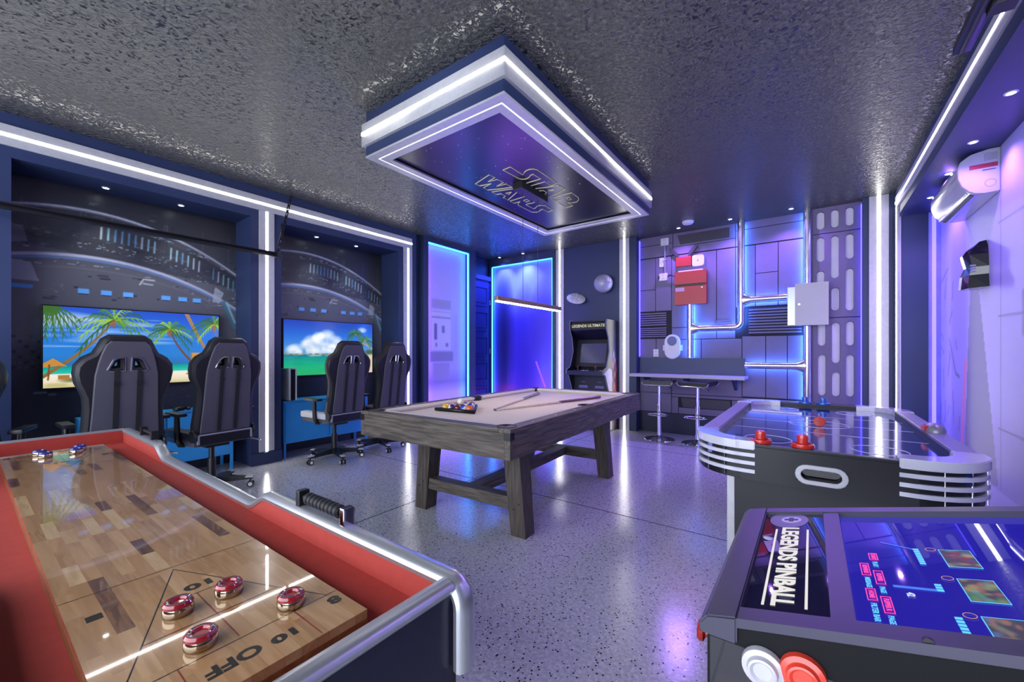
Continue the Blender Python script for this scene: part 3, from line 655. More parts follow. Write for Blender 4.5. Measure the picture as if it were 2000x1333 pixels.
# cues
SHAFT = wood_mat('pale_maple', 'c6b8a4', 'ddd2c0', 'Z', 6., .3); BUTT = mat('brown_cue_butt', '5e2f1e', .25, coat=.4, var=.15); BUTT2 = mat('grey_cue_butt', '5c5f66', .25, coat=.4, var=.2)
def cue(a, b, label, butt):
    a, b = Vector(a), Vector(b); d = b - a; t = thing('pool_cue', label, 'pool cue', a)
    B().cyl(a, a + d * .012, .0055, .0058, 10).to('tip', mat('cue_tip_blue', '3c5a8c', .7, var=.1), t, True)
    B().cyl(a + d * .012, a + d * .55, .0058, .0105, 14).to('shaft', SHAFT, t, True)
    B().cyl(a + d * .55, a + d * .565, .0112, .0112, 14).to('joint_collar', CHROME, t, True)
    B().cyl(a + d * .565, b, .0108, .0155, 14).to('butt', butt, t, True)
    B().sph(b, .0152, 14).to('bumper', BLACKP, t, True)
cue((-2.02, 2.52, .773), (-1.72, 3.83, .784), 'pool cue with red brown butt lying toward the far right pocket', BUTT)
cue((-2.055, 2.555, .773), (-2.42, 3.80, .784), 'pool cue with grey butt lying toward the far left pocket', BUTT2)
# ---------------------------------------------------------------- shuffleboard table
RED = mat('red_felt', 'a8392f', .8, var=.06, vscale=30); DNAVY = mat('table_navy', '1b1d33', .35, var=.06)
AL2 = mat('polished_aluminium', 'c4c6ca', .3, .75, var=.04)
sb = thing('shuffleboard_table', 'long red lined shuffleboard table with wooden playfield in the left foreground', 'shuffleboard table', (-2.16, .315, 0))
sx0, sx1, sy0, sy1 = -3.56, -.645, -.02, .655
def rimz(x):
    def sm(t): t = max(0, min(1, t)); return t * t * (3 - 2 * t)
    return .745 - .055 * (sm((x + 2.86) / .18)) * (1 - sm((x + 1.66) / .15))
xs = list(np.linspace(sx0 + .02, -2.9, 4)) + list(np.linspace(-2.86, -2.66, 8)) + list(np.linspace(-2.5, -1.75, 4)) + list(np.linspace(-1.66, -1.5, 8)) + list(np.linspace(-1.4, sx1 - .01, 6))
for s, ys in ((1, sy1), (-1, sy0)):
    inn = [(x, rimz(x) - .012) for x in xs]
    B().prism([(xs[0], .52)] + [(x, z) for x, z in inn] + [(xs[-1], .52)], 'Y', ys - s * .024, ys - s * .006).to('side_wall', RED, sb)
    B().prism([(xs[0], .50)] + [(x, z) for x, z in inn] + [(xs[-1], .50)], 'Y', ys - s * .006, ys + s * .012).to('outer_panel', DNAVY, sb)
    # rounded metal cap following the rim
    ring_ = []
    yc = ys - s * .004
    for x in xs:
        ring_.append([(x, yc + .026 * math.cos(a), rimz(x) - .012 + .016 * max(0, math.sin(a)) - (.012 if math.sin(a) < -.1 else 0)) for a in np.linspace(0, 2 * PI, 13)[:-1]])
    for k in range(1, 9):      # wraps over the end and runs down the corner
        a = PI / 2 * k / 8; cxp, czp = sx1 - .01, .745 - .012 - .05
        px, pz = cxp + .05 * math.sin(a), czp + .05 * math.cos(a)
        ring_.append([(px + .016 * max(0, math.sin(b)) * math.sin(a) - (.012 * math.sin(a) if math.sin(b) < -.1 else 0), yc + .026 * math.cos(b), pz + (.016 * max(0, math.sin(b)) - (.012 if math.sin(b) < -.1 else 0)) * math.cos(a)) for b in np.linspace(0, 2 * PI, 13)[:-1]])
    last = ring_[-1]; ring_.append([(x, y, z - .13) for x, y, z in last])
    B().loft(ring_).to('metal_rim', AL2, sb, True)
B().box(sx0, sx0 + .02, sy0 + .02, sy1 - .02, .52, .735).to('end_wall', RED, sb)
B().box(sx0 - .012, sx0, sy0, sy1, .50, .735).to('end_panel', DNAVY, sb)
B().loft([[(sx0 + .004 + .016 * math.cos(a), y, .735 + .012 * math.sin(a)) for a in np.linspace(0, 2 * PI, 11)[:-1]] for y in (sy0 + .02, sy1 - .02)]).to('end_rim', AL2, sb, True)
B().box(sx1 - .012, sx1 + .02, sy0 + .02, sy1 - .022, .50, .726).to('end_panel', DNAVY, sb)
B().loft([[(sx1 + .008 + .024 * math.cos(a), y, .728 + .016 * math.sin(a)) for a in np.linspace(0, 2 * PI, 13)[:-1]] for y in (sy0 + .02, sy1 - .025)]).to('end_rim', AL2, sb, True)
B().box(sx1 - .06, sx1 - .0, sy1 - .04, sy1 + .012, .48, .70, .004).to('corner_post', BLACKP, sb)
B().box(sx0, sx1 - .012, sy0 + .02, sy1 - .02, .60, .66).to('gutter_floor', RED, sb)
B().box(sx0 + .02, sx1 - .02, sy0 + .03, sy1 - .03, .50, .60).to('cabinet', DNAVY, sb)
for x in (-3.25, -1.05):
    for y in (.08, .55): B().box(x - .05, x + .05, y - .05, y + .05, 0, .50, .006).to('leg', DNAVY, sb)
bx0, bx1, by0, by1 = -3.32, -.745, .126, .506
B().box(bx0, bx1, by0, by1, .66, .682).to('board_core', wood_mat('board_edge', '7a4a28', '8f5c34', 'X', 5., .4), sb)
WD = [wood_mat('maple_%d' % k, a, b, 'X', 4. + k, .2, 1., 10) for k, (a, b) in enumerate((('a87e52', 'ba9062'), ('b28a5e', 'c49c6e'), ('9c754e', 'b2885c'), ('bd9a6c', 'cfae80'), ('5d3e2c', '8a6246'), ('a37a50', 'b68c5c')))]
rs = random.Random(11); nrow = 14; hrow = (by1 - by0) / nrow
smesh = {}
for r_ in range(nrow):
    x = bx0
    while x < bx1 - .001:
        L_ = rs.choice((.13, .18, .24, .30)); L_ = min(L_, bx1 - x)
        if bx1 - (x + L_) < .06: L_ = bx1 - x
        k = rs.choice((0, 0, 0, 0, 1, 1, 1, 2, 2, 3, 5, 5, 5, 5, 0, 4)); key = (round(L_, 3), k)
        y = by0 + hrow * (r_ + .5)
        if key not in smesh:
            o = B().box(-L_ / 2, L_ / 2, -hrow / 2, hrow / 2, -.009, .009).to('wood_strip', WD[k]); smesh[key] = o.data
        else:
            o = bpy.data.objects.new('wood_strip', smesh[key]); C.objects.link(o)
        o.parent = sb; o.location = Vector((x + L_ / 2, y, .691)) - sb.location
        x += L_
INK = mat('board_ink', '1a1712', .3, coat=1., var=.05); INKR = mat('board_red_ink', '8c2a22', .3, coat=1., var=.05)
def bline(a, b, m=INK, wd=.0022):
    a, b = Vector((*a, .7003)), Vector((*b, .7003)); d = (b - a).normalized(); n = Vector((-d.y, d.x, 0)) * wd / 2
    bm = bmesh.new(); bm.faces.new([bm.verts.new(v) for v in (a - n, b - n, b + n, a + n)]); B().add(bm).to('printed_line', m, sb)
for fx in (lambda x: x, lambda x: bx0 + bx1 - x):
    bline((fx(-1.28), by0), (fx(-1.28), by1)); bline((fx(-1.265), .316), (fx(-.86), .150)); bline((fx(-1.265), .316), (fx(-.86), .482)); bline((fx(-.86), .126), (fx(-.86), .506))
    bline((fx(-1.10), .248), (fx(-1.10), .384)); bline((fx(-.98), .20), (fx(-.98), .432)); bline((fx(-1.10), .316), (fx(-.87), .316), INKR); bline((fx(-.86), .22), (fx(-.75), .22), INKR); bline((fx(-.86), .412), (fx(-.75), .412), INKR)
def btext(s, x, y, size, far=False):
    M = Matrix.Translation((x, y, .7004)) @ Matrix.Rotation(-PI / 2 if far else PI / 2, 4, 'Z')
    B().add(fit_bm(text_bm(s, size, .0018, .0001), size * .62 * len(s), size * .72), M).to('printed_number', INK, sb)
btext('10', -1.135, .328, .042, True); btext('OFF', -.805, .285, .046, True); btext('10', -.80, .365, .036, True); btext('8', -.83, .483, .042, True)
fxx = lambda x: bx0 + bx1 - x
btext('10', fxx(-1.135), .304, .042); btext('OFF', fxx(-.805), .347, .046); btext('10', fxx(-.80), .267, .036); btext('8', fxx(-.83), .149, .042)
B().box(-1.175, -1.15, .152, .176, .7002, .7006).to('printed_mark', INK, sb); B().box(-3.0, -2.975, .45, .474, .7002, .7006).to('printed_mark', INK, sb)
# roller handles standing on the rim
RUB = mat('ribbed_rubber', '121216', .55, var=.1)
for nm, xa, xb in (('h', -1.31, -1.06), ('h', -3.17, -2.95)):
    for x in (xa, xb): B().box(x - .012, x + .012, .638, .672, .73, .796, .004).to('handle_post', CHROME if x == xb and xa > -2 else BLACKP, sb)
    hb = B()
    hb.cyl((xa, .655, .775), (xb, .655, .775), .008)
    if xa > -2:
        for k in range(9): hb.lathe([(.012, -.011), (.019, -.006), (.019, .006), (.012, .011)], (xa + .045 + k * .0205, .655, .775), 14, Matrix.Rotation(PI / 2, 4, 'Y'))
    hb.to('handle_bar', RUB, sb, True)
# pucks
PR = mat('puck_red', '9c1822', .12, coat=.6, var=.06); PB = mat('puck_blue', '2a2f8c', .12, coat=.6, var=.06); PC = mat('puck_chrome', 'b9a98f', .12, 1., var=.04)
def puck(x, y, label, cap, r=.0265, z=.7005):
    t = thing('shuffleboard_puck', label, 'puck', (x, y, z), 0, 'shuffleboard pucks')
    B().lathe([(0, 0), (r * .92, 0), (r, .004), (r, .014), (r * .94, .018), (0, .018)], (x, y, z)).to('steel_weight', PC, t, True)
    B().lathe([(r * .96, .018), (r * .98, .023), (r * .86, .0275), (r * .52, .0275), (r * .42, .0235), (0, .0235)], (x, y, z)).to('plastic_cap', cap, t, True)
    B().lathe([(r * .78, .0276), (r * .72, .0285), (r * .62, .0276)], (x, y, z)).to('cap_ring', CHROME, t, True)
puck(-1.044, .269, 'red shuffleboard puck left of the other three on the triangle line', PR)
puck(-1.038, .357, 'red shuffleboard puck farthest from the near end, beside the printed ten', PR)
puck(-.897, .264, 'red shuffleboard puck nearest the camera, beside the OFF lettering', PR)
puck(-.885, .418, 'red shuffleboard puck closest to the right gutter', PR)
puck(-3.215, .255, 'blue shuffleboard puck at the far end, back left of four', PB); puck(-3.13, .268, 'blue shuffleboard puck at the far end, front left of four', PB)
puck(-3.215, .40, 'blue shuffleboard puck at the far end, back right of four', PB); puck(-3.13, .375, 'blue shuffleboard puck at the far end, front right of four', PB)
# ---------------------------------------------------------------- air hockey table
AW = mat('gloss_white_corner', 'd4d4e0', .12, coat=.6, var=.02); ABK = mat('hockey_black', '14131c', .4, var=.08); AG = mat('hockey_rail_grey', '8d8e98', .35, .3, var=.04)
ah = thing('air_hockey_table', 'black and white air hockey table with banded rounded corners at the right', 'air hockey table', (.035, 3.35, 0))
ax0, ax1, ay0, ay1, zt = -.525, .595, 2.33, 4.45, .79
ZF = .755
FLD = mat('hockey_field', '2f3c8a', .1, .55, coat=.6, var=.12, vscale=3)
B().box(ax0 + .08, ax1 - .08, ay0 + .06, ay1 - .06, .70, ZF).to('playfield', FLD, ah)
def corner_pts(cx, cy, sx, sy, ro, n=10):
    return [(cx + sx * ro * math.sin(a), cy + sy * ro * math.cos(a)) for a in np.linspace(0, PI / 2, n)]
R_ = .25
def corner(sx, sy, z0, z1, ro, thick, nm, m, ext=.0):
    cx, cy = (ax1 - R_ if sx > 0 else ax0 + R_), (ay1 - R_ if sy > 0 else ay0 + R_)
    o = corner_pts(cx, cy, sx, sy, ro); i = corner_pts(cx, cy, sx, sy, ro - thick)
    o = [(o[0][0] - sx * ext, o[0][1])] + o + [(o[-1][0], o[-1][1] - sy * ext)]; i = [(i[0][0] - sx * ext, i[0][1])] + i + [(i[-1][0], i[-1][1] - sy * ext)]
    B().prism(o + i[::-1], 'Z', z0, z1, .004 if z1 - z0 > .03 else 0).to(nm, m, ah, True)
for sx in (-1, 1):
    for sy in (-1, 1):
        corner(sx, sy, .752, zt + .004, R_ + .012, .11, 'corner_cap', AW, .05)
        for k in range(3): corner(sx, sy, .716 - k * .040, .734 - k * .040, R_ + .008, .02, 'corner_band', AW, .05)
        corner(sx, sy, .60, .752, R_ - .006, .03, 'corner_core', ABK, .05)
        for a in (.35, .75, 1.2):
            cx, cy = (ax1 - R_ if sx > 0 else ax0 + R_), (ay1 - R_ if sy > 0 else ay0 + R_)
            x, y = cx + sx * (R_ + .002) * math.sin(a), cy + sy * (R_ + .002) * math.cos(a)
            B().cyl((x, y, .61), (x, y, .752), .003, seg=8).to('corner_pin', CHROME, ah)
B().box(ax0, ax0 + .085, ay0 + R_ + .05, ay1 - R_ - .05, .752, zt, .005).to('side_rail', AG, ah); B().box(ax1 - .085, ax1, ay0 + R_ + .05, ay1 - R_ - .05, .752, zt, .005).to('side_rail', AG, ah)
B().box(ax0 + .085, ax0 + .095, ay0 + .2, ay1 - .2, ZF, zt - .004).to('rail_bumper', BLACKP, ah); B().box(ax1 - .095, ax1 - .085, ay0 + .2, ay1 - .2, ZF, zt - .004).to('rail_bumper', BLACKP, ah)
B().box(ax0 + .01, ax0 + .04, ay0 + R_, ay1 - R_, .60, .752, .003).to('side_apron', ABK, ah); B().box(ax1 - .04, ax1 - .01, ay0 + R_, ay1 - R_, .60, .752, .003).to('side_apron', ABK, ah)
xe0, xe1 = ax0 + R_ - .01, ax1 - R_ + .01
def end(y0, y1, near):
    B().box(xe0, xe1, y0, y1, ZF + .012, .782, .003).to('goal_rail', ABK, ah)
    ob = B().add(plate_bm([(xe0, .60), (xe1, .60), (xe1, ZF + .012), (xe0, ZF + .012)], [[(q[1] * -1 + .035 + .675 if False else .035 + (q[1] - .67), q[0] + .67) for q in pill(0, .67, .055, .15)]], y1 - y0), frame_M((0, (y0 + y1) / 2, 0), (1, 0, 0), (0, 0, 1)))
    return ob.to('end_panel', ABK, ah)
end(ay0 - .004, ay0 + .026, True); end(ay1 - .026, ay1 + .004, False)
for yy in (ay0 - .008, ay1 + .008):
    B().add(plate_bm([(.035 + (q[1] - .67), q[0] + .67) for q in pill(0, .67, .085, .19)], [[(.035 + (q[1] - .67), q[0] + .67) for q in pill(0, .67, .055, .155)]], .012, .003), frame_M((0, yy, 0), (1, 0, 0), (0, 0, 1))).to('goal_ring', ALU, ah)
    B().box(-.06, .13, min(yy, yy + (.05 if yy < 3 else -.05)) + .0, max(yy, yy + (.05 if yy < 3 else -.05)), .64, .642).box(-.06, .13, (ay0 + .03) if yy < 3 else (ay1 - .032), (ay0 + .032) if yy < 3 else (ay1 - .03), .63, .71).to('goal_pocket', GLASSB, ah)
B().box(ax0 + .19, ax1 - .19, ay0 + .10, ay0 + .13, .0, .60, .004).to('end_panel', ABK, ah); B().box(ax0 + .19, ax1 - .19, ay1 - .13, ay1 - .10, .0, .60, .004).to('end_panel', ABK, ah)
B().box(ax0 + .19, ax0 + .21, ay0 + .13, ay1 - .13, .08, .60).to('side_panel', ABK, ah); B().box(ax1 - .21, ax1 - .19, ay0 + .13, ay1 - .13, .08, .60).to('side_panel', ABK, ah)
for x in (ax0 + .18, ax1 - .18):
    for y in (ay0 + .115, ay1 - .115): B().box(x - .018, x + .018, y - .018, y + .018, 0, .60, .004).to('leg_trim', ALU, ah)
fm = mat('field_line', 'd6daf0', .2, var=.02)
def fring(cx, cy, r): B().tube([(cx + r * math.cos(a), cy + r * math.sin(a), ZF) for a in np.linspace(0, 2 * PI, 41)[:-1]], .0022, 6, True).to('printed_line', fm, ah)
mid = (ay0 + ay1) / 2; cxm = (ax0 + ax1) / 2
fring(cxm, mid, .16); fring(cxm + .23, ay0 + .33, .11); fring(cxm - .23, ay0 + .33, .11); fring(cxm + .23, ay1 - .33, .11); fring(cxm - .23, ay1 - .33, .11)
for y in (mid, mid - .38, mid + .38): B().box(ax0 + .1, ax1 - .1, y - .003, y + .003, ZF, ZF + .0008).to('printed_line', fm, ah)
for x, y in ((.23, ay0 + .33), (-.23, ay0 + .33), (.23, ay1 - .33), (-.23, ay1 - .33)): B().cyl((cxm + x, y, ZF), (cxm + x, y, ZF + .0008), .016, seg=14).to('printed_dot', fm, ah)
B().box(cxm - .2, cxm + .2, mid - .39, mid - .37, ZF, ZF + .001).to('printed_band', mat('field_grey', '9aa0c0', .2, var=.2, vscale=60), ah)
so = B()
so.lathe([(.045, -.02), (.045, .01), (.038, .028), (.02, .04), (0, .043)], (.555, 3.24, zt), 20, Matrix.Diagonal((1, 1.6, 1.1, 1))).to('score_unit', AG, ah, True)
B().box(.505, .53, 3.205, 3.275, zt + .004, zt + .034, .003).to('score_display', mat('score_red', '5c1424', .2, emit='7a1a30', es=.4, var=.05), ah)
AR = mat('hockey_red', 'cf2f26', .25, coat=.5, var=.05); AB = mat('hockey_blue', '2468c4', .25, coat=.5, var=.05)
def mallet(x, y, z, m, label):
    t = thing('hockey_pusher', label, 'air hockey pusher', (x, y, z), 0, 'air hockey pushers')
    B().lathe([(0, 0), (.046, 0), (.048, .006), (.046, .017), (.041, .019), (.034, .010), (.022, .008)], (x, y, z)).to('base_ring', m, t, True)
    B().lathe([(.024, .006), (.022, .03), (.024, .045), (.02, .058), (.0, .064)], (x, y, z)).to('knob', m, t, True)
mallet(-.205, 2.385, .782, AR, 'red air hockey pusher on the near rail, left of two'); mallet(-.035, 2.385, .782, AR, 'red air hockey pusher on the near rail, right of two')
mallet(-.045, 4.40, .782, AB, 'blue air hockey pusher on the far rail, left of two'); mallet(.08, 4.40, .782, AB, 'blue air hockey pusher on the far rail, right of two')
t = thing('hockey_puck', 'small red block shaped puck standing on the air hockey field', 'puck', (.04, 3.27, ZF))
B().lathe([(0, -.006), (.03, -.006), (.032, -.004), (.032, .004), (.03, .006), (0, .006)], (.04, 3.27, ZF + .034), 22, Matrix.Rotation(PI / 2, 4, 'X') @ Matrix.Rotation(.1, 4, 'Y')).to('disc', AR, t, True)
B().lathe([(.033, -.003), (.034, 0), (.033, .003)], (.04, 3.27, ZF + .034), 22, Matrix.Rotation(PI / 2, 4, 'X')).to('edge_ring', AR, t, True)
# ---------------------------------------------------------------- pinball machine
pm = thing('pinball_machine', 'black virtual pinball machine with glowing screen in the right foreground', 'pinball machine', (.35, 1.01, 0))
PG = mat('pinball_grey', '3d3b4c', .35, .2, var=.04); PBK = mat('pinball_black', '08080c', .6, var=.1, spec=.2)
sl = .235; th = math.atan(sl)
px0, px1, py0, py1 = -.145, 1.00, .73, 1.29
def ptop(x): return .80 + (x - px0) * sl
def slab(x0, x1, y0, y1, d0, d1, nm, m, parent=pm):
    """slab lying on the tilted top; d0,d1 offsets normal-ish (z)"""
    return B().loft([[(x0, y0, ptop(x0) + d0), (x1, y0, ptop(x1) + d0), (x1, y1, ptop(x1) + d0), (x0, y1, ptop(x0) + d0)], [(x0, y0, ptop(x0) + d1), (x1, y0, ptop(x1) + d1), (x1, y1, ptop(x1) + d1), (x0, y1, ptop(x0) + d1)]]).to(nm, m, parent)
B().prism([(px0 + .006, .45), (px1, .45), (px1, ptop(px1) - .012), (px0 + .006, ptop(px0) - .012)], 'Y', py0 + .006, py0 + .026).to('side_panel', PBK, pm)
B().prism([(px0 + .006, .45), (px1, .45), (px1, ptop(px1) - .012), (px0 + .006, ptop(px0) - .012)], 'Y', py1 - .026, py1 - .006).to('side_panel', PBK, pm)
B().box(px0 + .006, px0 + .026, py0 + .026, py1 - .026, .45, ptop(px0) - .02).to('front_panel', PBK, pm); B().box(px1 - .02, px1, py0 + .026, py1 - .026, .45, ptop(px1) - .03).to('back_panel', PBK, pm)
B().box(px0 + .03, px1 - .03, py0 + .03, py1 - .03, .45, .47).to('bottom_panel', PBK, pm)
# lockdown bar, rails, divider
B().prism([(px0 - .004, ptop(px0) - .028), (px0 - .006, ptop(px0) - .012), (px0 + .006, ptop(px0) + .004), (px0 + .05, ptop(px0 + .05) + .004), (px0 + .05, ptop(px0) - .028)], 'Y', py0 - .002, py1 + .002, .003).to('lock_bar', PG, pm, True)
slab(px0 + .05, px1, py0 - .002, py0 + .035, -.012, .003, 'side_rail', PG); slab(px0 + .05, px1, py1 - .03, py1 + .002, -.012, .003, 'side_rail', PG)
slab(px0 + .168, px0 + .197, py0 + .035, py1 - .03, -.03, .001, 'divider_bar', PG)
apr = slab(px0 + .05, px0 + .168, py0 + .035, py1 - .03, -.03, -.004, 'apron_panel', mat('apron_dark', '1c1838', .02, var=.12, vscale=6))
scr_e = mat('pinball_screen', '06061a', .02, emit='2a20b8', es=.32, var=.0)
slab(px0 + .197, px1 - .05, py0 + .035, py1 - .03, -.03, -.010, 'screen', scr_e)
slab(px1 - .05, px1, py0 + .035, py1 - .03, -.05, .003, 'rear_bar', PG)
MT = lambda x, y, off=.001: frame_M((x, y, ptop(x) + off), (0, -1, 0), Vector((1, 0, sl)).normalized())
IV = mat('ivory_print', 'd8d6b8', .4, emit='d8d6b8', es=.25, var=.02)
B().add(fit_bm(text_bm('LEGENDS PINBALL', .043, .0016, .0002), .368, .034), MT(px0 + .106, .977, -.003)).to('lettering', IV, pm)
for dx in (.077, .136): slab(px0 + dx, px0 + dx + .004, .972 - .178, .972 + .178, -.004, -.003, 'print_line', IV)
ap = px0 + .105
B().add(plate_bm([(.055 * math.cos(a), .04 * math.sin(a)) for a in np.linspace(0, 2 * PI, 25)[:-1]], [], .0006), MT(ap - .005, 1.217, -.0035)).to('printed_badge', mat('badge_grey', '6d6a80', .3, var=.1), pm)
B().add(plate_bm([(.021 * math.cos(a), .021 * math.sin(a)) for a in np.linspace(0, 2 * PI, 25)[:-1]], [], .0008), MT(ap, 1.217, -.003)).to('badge_ring', mat('badge_white', 'c9c6dc', .3, var=.05), pm)
B().add(plate_bm([(-.005, -.014), (.005, -.014), (.005, -.005), (.014, -.005), (.014, .005), (.005, .005), (.005, .014), (-.005, .014), (-.005, .005), (-.014, .005), (-.014, -.005), (-.005, -.005)], [], .0012), MT(ap, 1.217, -.0028)).to('badge_cross', BLACKP, pm)
B().sph((px0 + .066, 1.09, ptop(px0 + .066) - .003), .010, 12, (1, 1, .2)).to('printed_drop', mat('badge_white', 'c9c6dc', .3), pm)
PINK = mat('screen_pink', '200008', .4, emit='ff3a8a', es=.6, var=.01); CY = mat('screen_cyan', '001018', .4, emit='55c8ff', es=.5, var=.01); LB = mat('screen_blue_bar', '001018', .4, emit='2a7ae8', es=.4, var=.01); WHT = mat('screen_white', '101010', .4, emit='c8dcf0', es=.5, var=.01)
def stext(s, x, y, size, m, nm='screen_text'): B().add(text_bm(s, size, .0004, .0001), MT(x, y, -.0085)).to(nm, m, pm)
def sbox(x0, x1, y0, y1, m, nm, hole=.0018):
    w2, h2 = (y1 - y0) / 2, (x1 - x0) / 2
    B().add(plate_bm([(-w2, -h2), (w2, -h2), (w2, h2), (-w2, h2)], [[(-w2 + hole, -h2 + hole), (w2 - hole, -h2 + hole), (w2 - hole, h2 - hole), (-w2 + hole, h2 - hole)]] if hole else [], .0004), MT((x0 + x1) / 2, (y0 + y1) / 2, -.0088)).to(nm, m, pm)
xa, xb = .078, .094
for x, y, w_, key, word, yw in ((xb, 1.028, .030, 'START', 'PLAY', .992), (xb, .94, .052, 'FLIPPER', 'PAGE', .893), (xb, .845, .052, 'FLIPPER R', 'PAGE R', .795), (xa, .97, .050, 'REWIND', 'MESSAGE', .917), (xa, .875, .040, 'HOME', 'FILTER BAR', .818)):
    sbox(x - .0065, x + .0065, y - w_ / 2, y + w_ / 2, PINK, 'screen_button', .0014); stext(key, x, y, .009, PINK)
    B().add(fit_bm(text_bm(word, .010, .0003, .0001), .0068 * len(word) * .8, .0075), MT(x, yw, -.0085)).to('screen_text', CY, pm)
def sbar(x0, y0, x1, y1, wd, m):
    v = [Vector((x0, y0 - wd, ptop(x0) - .0088)), Vector((x1, y1 - wd, ptop(x1) - .0088)), Vector((x1, y1 + wd, ptop(x1) - .0088)), Vector((x0, y0 + wd, ptop(x0) - .0088))]
    bm = bmesh.new(); bm.faces.new([bm.verts.new(q) for q in v]); B().add(bm).to('screen_bar', m, pm)
sbar(.108, .911, .166, .906, .004, LB); sbar(.112, 1.102, .159, 1.068, .002, LB)
stext('42', .125, .885, .013, WHT)
for x0_, y0_, n_ in ((.158, 1.07, 8), (.162, .925, 3), (.165, .825, 5)):      # titles too blurred to read
    b_ = B()
    for k in range(n_): b_.add(plate_bm([(-.0032, -.004), (.0032, -.004), (.0032, .004), (-.0032, .004)], [], .0003), MT(x0_, y0_ - k * .009, -.0085))
    b_.to('blurred_title', CY, pm)
rr = random.Random(5)
tones = (('b8343c', '4aa07a', 'c8a060', '3a5a9a', 'a02838'), ('4a9a5a', 'c86a4a', 'b8a850', '70b0a0'), ('5a7ab0', 'c07a4a', '8a8a6a', '30506a'))
for k, y in enumerate((1.036, .917, .80)):
    p = Pic(34, 22, 1.8, '404040')
    for q in range(30): p.blob(rr.random() * 1.8, rr.random(), rr.uniform(.1, .35), rr.uniform(.08, .3), rr.choice(tones[k]), .8)
    x0_ = .189
    p.mesh('screen_thumbnail', attr_mat('screen_thumb', .28), pm, Vector((x0_, y + .036, ptop(x0_) - .0085)), (0, -1, 0), Vector((1, 0, sl)).normalized(), .072, .039)
    sbox(x0_ - .0015, x0_ + .0395, y - .0375, y + .0375, CY, 'thumbnail_frame', .0015)
    B().add(plate_bm([(.008 * math.cos(a), .0075 * math.sin(a)) for a in np.linspace(0, 2 * PI, 17)[:-1]], [[(.007 * math.cos(a), .0065 * math.sin(a)) for a in np.linspace(0, 2 * PI, 17)[:-1]]], .0004), MT(.178, y + .036, -.0085)).to('screen_badge', mat('screen_badge', '100800', .4, emit='a07a6a', es=.6, var=.01), pm)
# side art, buttons, plunger
p = Pic(120, 40, 3., '14131c')
p.grad([(0, '201a24'), (.5, '191622'), (1, '101018')])
p.rect(0, .4, .55, .7, '6a2f22', .6, .15); p.rect(.0, .5, .2, .3, '703222', .6, .1)
for q in range(14): p.blob(rr.uniform(.5, 2.4), rr.uniform(.2, .9), rr.uniform(.05, .2), rr.uniform(.05, .2), rr.choice(('2a4ab0', '1c2a80', '3a1f1c', '6a3424')), .6)
for q in range(40): p.disc(rr.uniform(.6, 2.2), rr.uniform(.1, .95), .018, .018, rr.choice(('5a7ae0', '8aa0ff', 'c8d0ff')), .9)
p.blob(.42, .78, .12, .09, 'b4644c', .9); p.line([(.35, .85), (.62, .45)], .02, '9a8a70', .8)
p.mesh('side_art', attr_mat('pin_art', 0, .3, .5), pm, (px0 + .01, py0 + .0055, .60), (1, 0, 0), (0, 0, 1), .50, .168)
def pbut(x, z, m, nm):
    B().lathe([(.0, .016), (.012, .016), (.016, .020), (.019, .019), (.021, .012), (.028, .010), (.029, .004), (.029, 0), (0, 0)][::-1], (x, py0 + .005, z), 26, Matrix.Rotation(PI / 2, 4, 'X')).to(nm, m, pm, True)
pbut(-.060, .752, mat('button_white', 'b4b2ba', .25, coat=.4, var=.02), 'flipper_button'); pbut(-.010, .764, mat('button_red', 'd8402e', .25, coat=.4, var=.02), 'flipper_button')
B().lathe([(0, 0), (.02, 0), (.023, .004), (.021, .012), (.011, .016), (.010, .055)], (px0 - .062, 1.0, .605), 22, Matrix.Rotation(PI / 2, 4, 'Y')).to('plunger', mat('plunger_red', '9c221c', .2, coat=.5, var=.05), pm, True)
for x in (px0 + .05, px1 - .06):
    for y in (py0 + .04, py1 - .04): B().box(x - .025, x + .025, y - .025, y + .025, 0, .50, .004).to('leg', PBK, pm)
B().cyl((.12, py0 + .0, .865), (.12, py0 + .006, .865), .006, seg=10).to('screw', BLACKP, pm)
# ---------------------------------------------------------------- screens
def frond(p, u, v, ang, L, col, wd=.010, droop=.5):
    pts = []
    for t in np.linspace(0, 1, 7): pts.append((u + L * t * math.cos(ang), v + L * t * math.sin(ang) - droop * L * t * t))
    p.line(pts, wd, col, 1., wd * .3)
    for i in range(1, 7):
        a, b = pts[i]
        for s in (-1, 1): p.line([(a, b), (a + .18 * L * math.cos(ang + s * .6), b + .18 * L * math.sin(ang + s * .6) - .22 * L)], .008, col, .9, .002)
def palm(p, base, top, bend, wd, L, rnd, trunk='8a6a3c'):
    pts = [(base[0] + (top[0] - base[0]) * t + bend * math.sin(PI * t), base[1] + (top[1] - base[1]) * t) for t in np.linspace(0, 1, 10)]
    p.line(pts, wd, trunk, 1., wd * .55)
    for a, b in pts[::2]: p.rect(a - wd, a + wd, b, b + .008, '5a4326', .5)
    for k in range(13):
        an = PI * (k / 12 * 1.35 - .175); frond(p, top[0], top[1], an, L * rnd.uniform(.8, 1.1), rnd.choice(('4f8a22', '7bb02a', '35701c', '98c23a', '2f5f18')))
    p.blob(top[0], top[1] - .05, .03, .07, 'a05a24', .9)
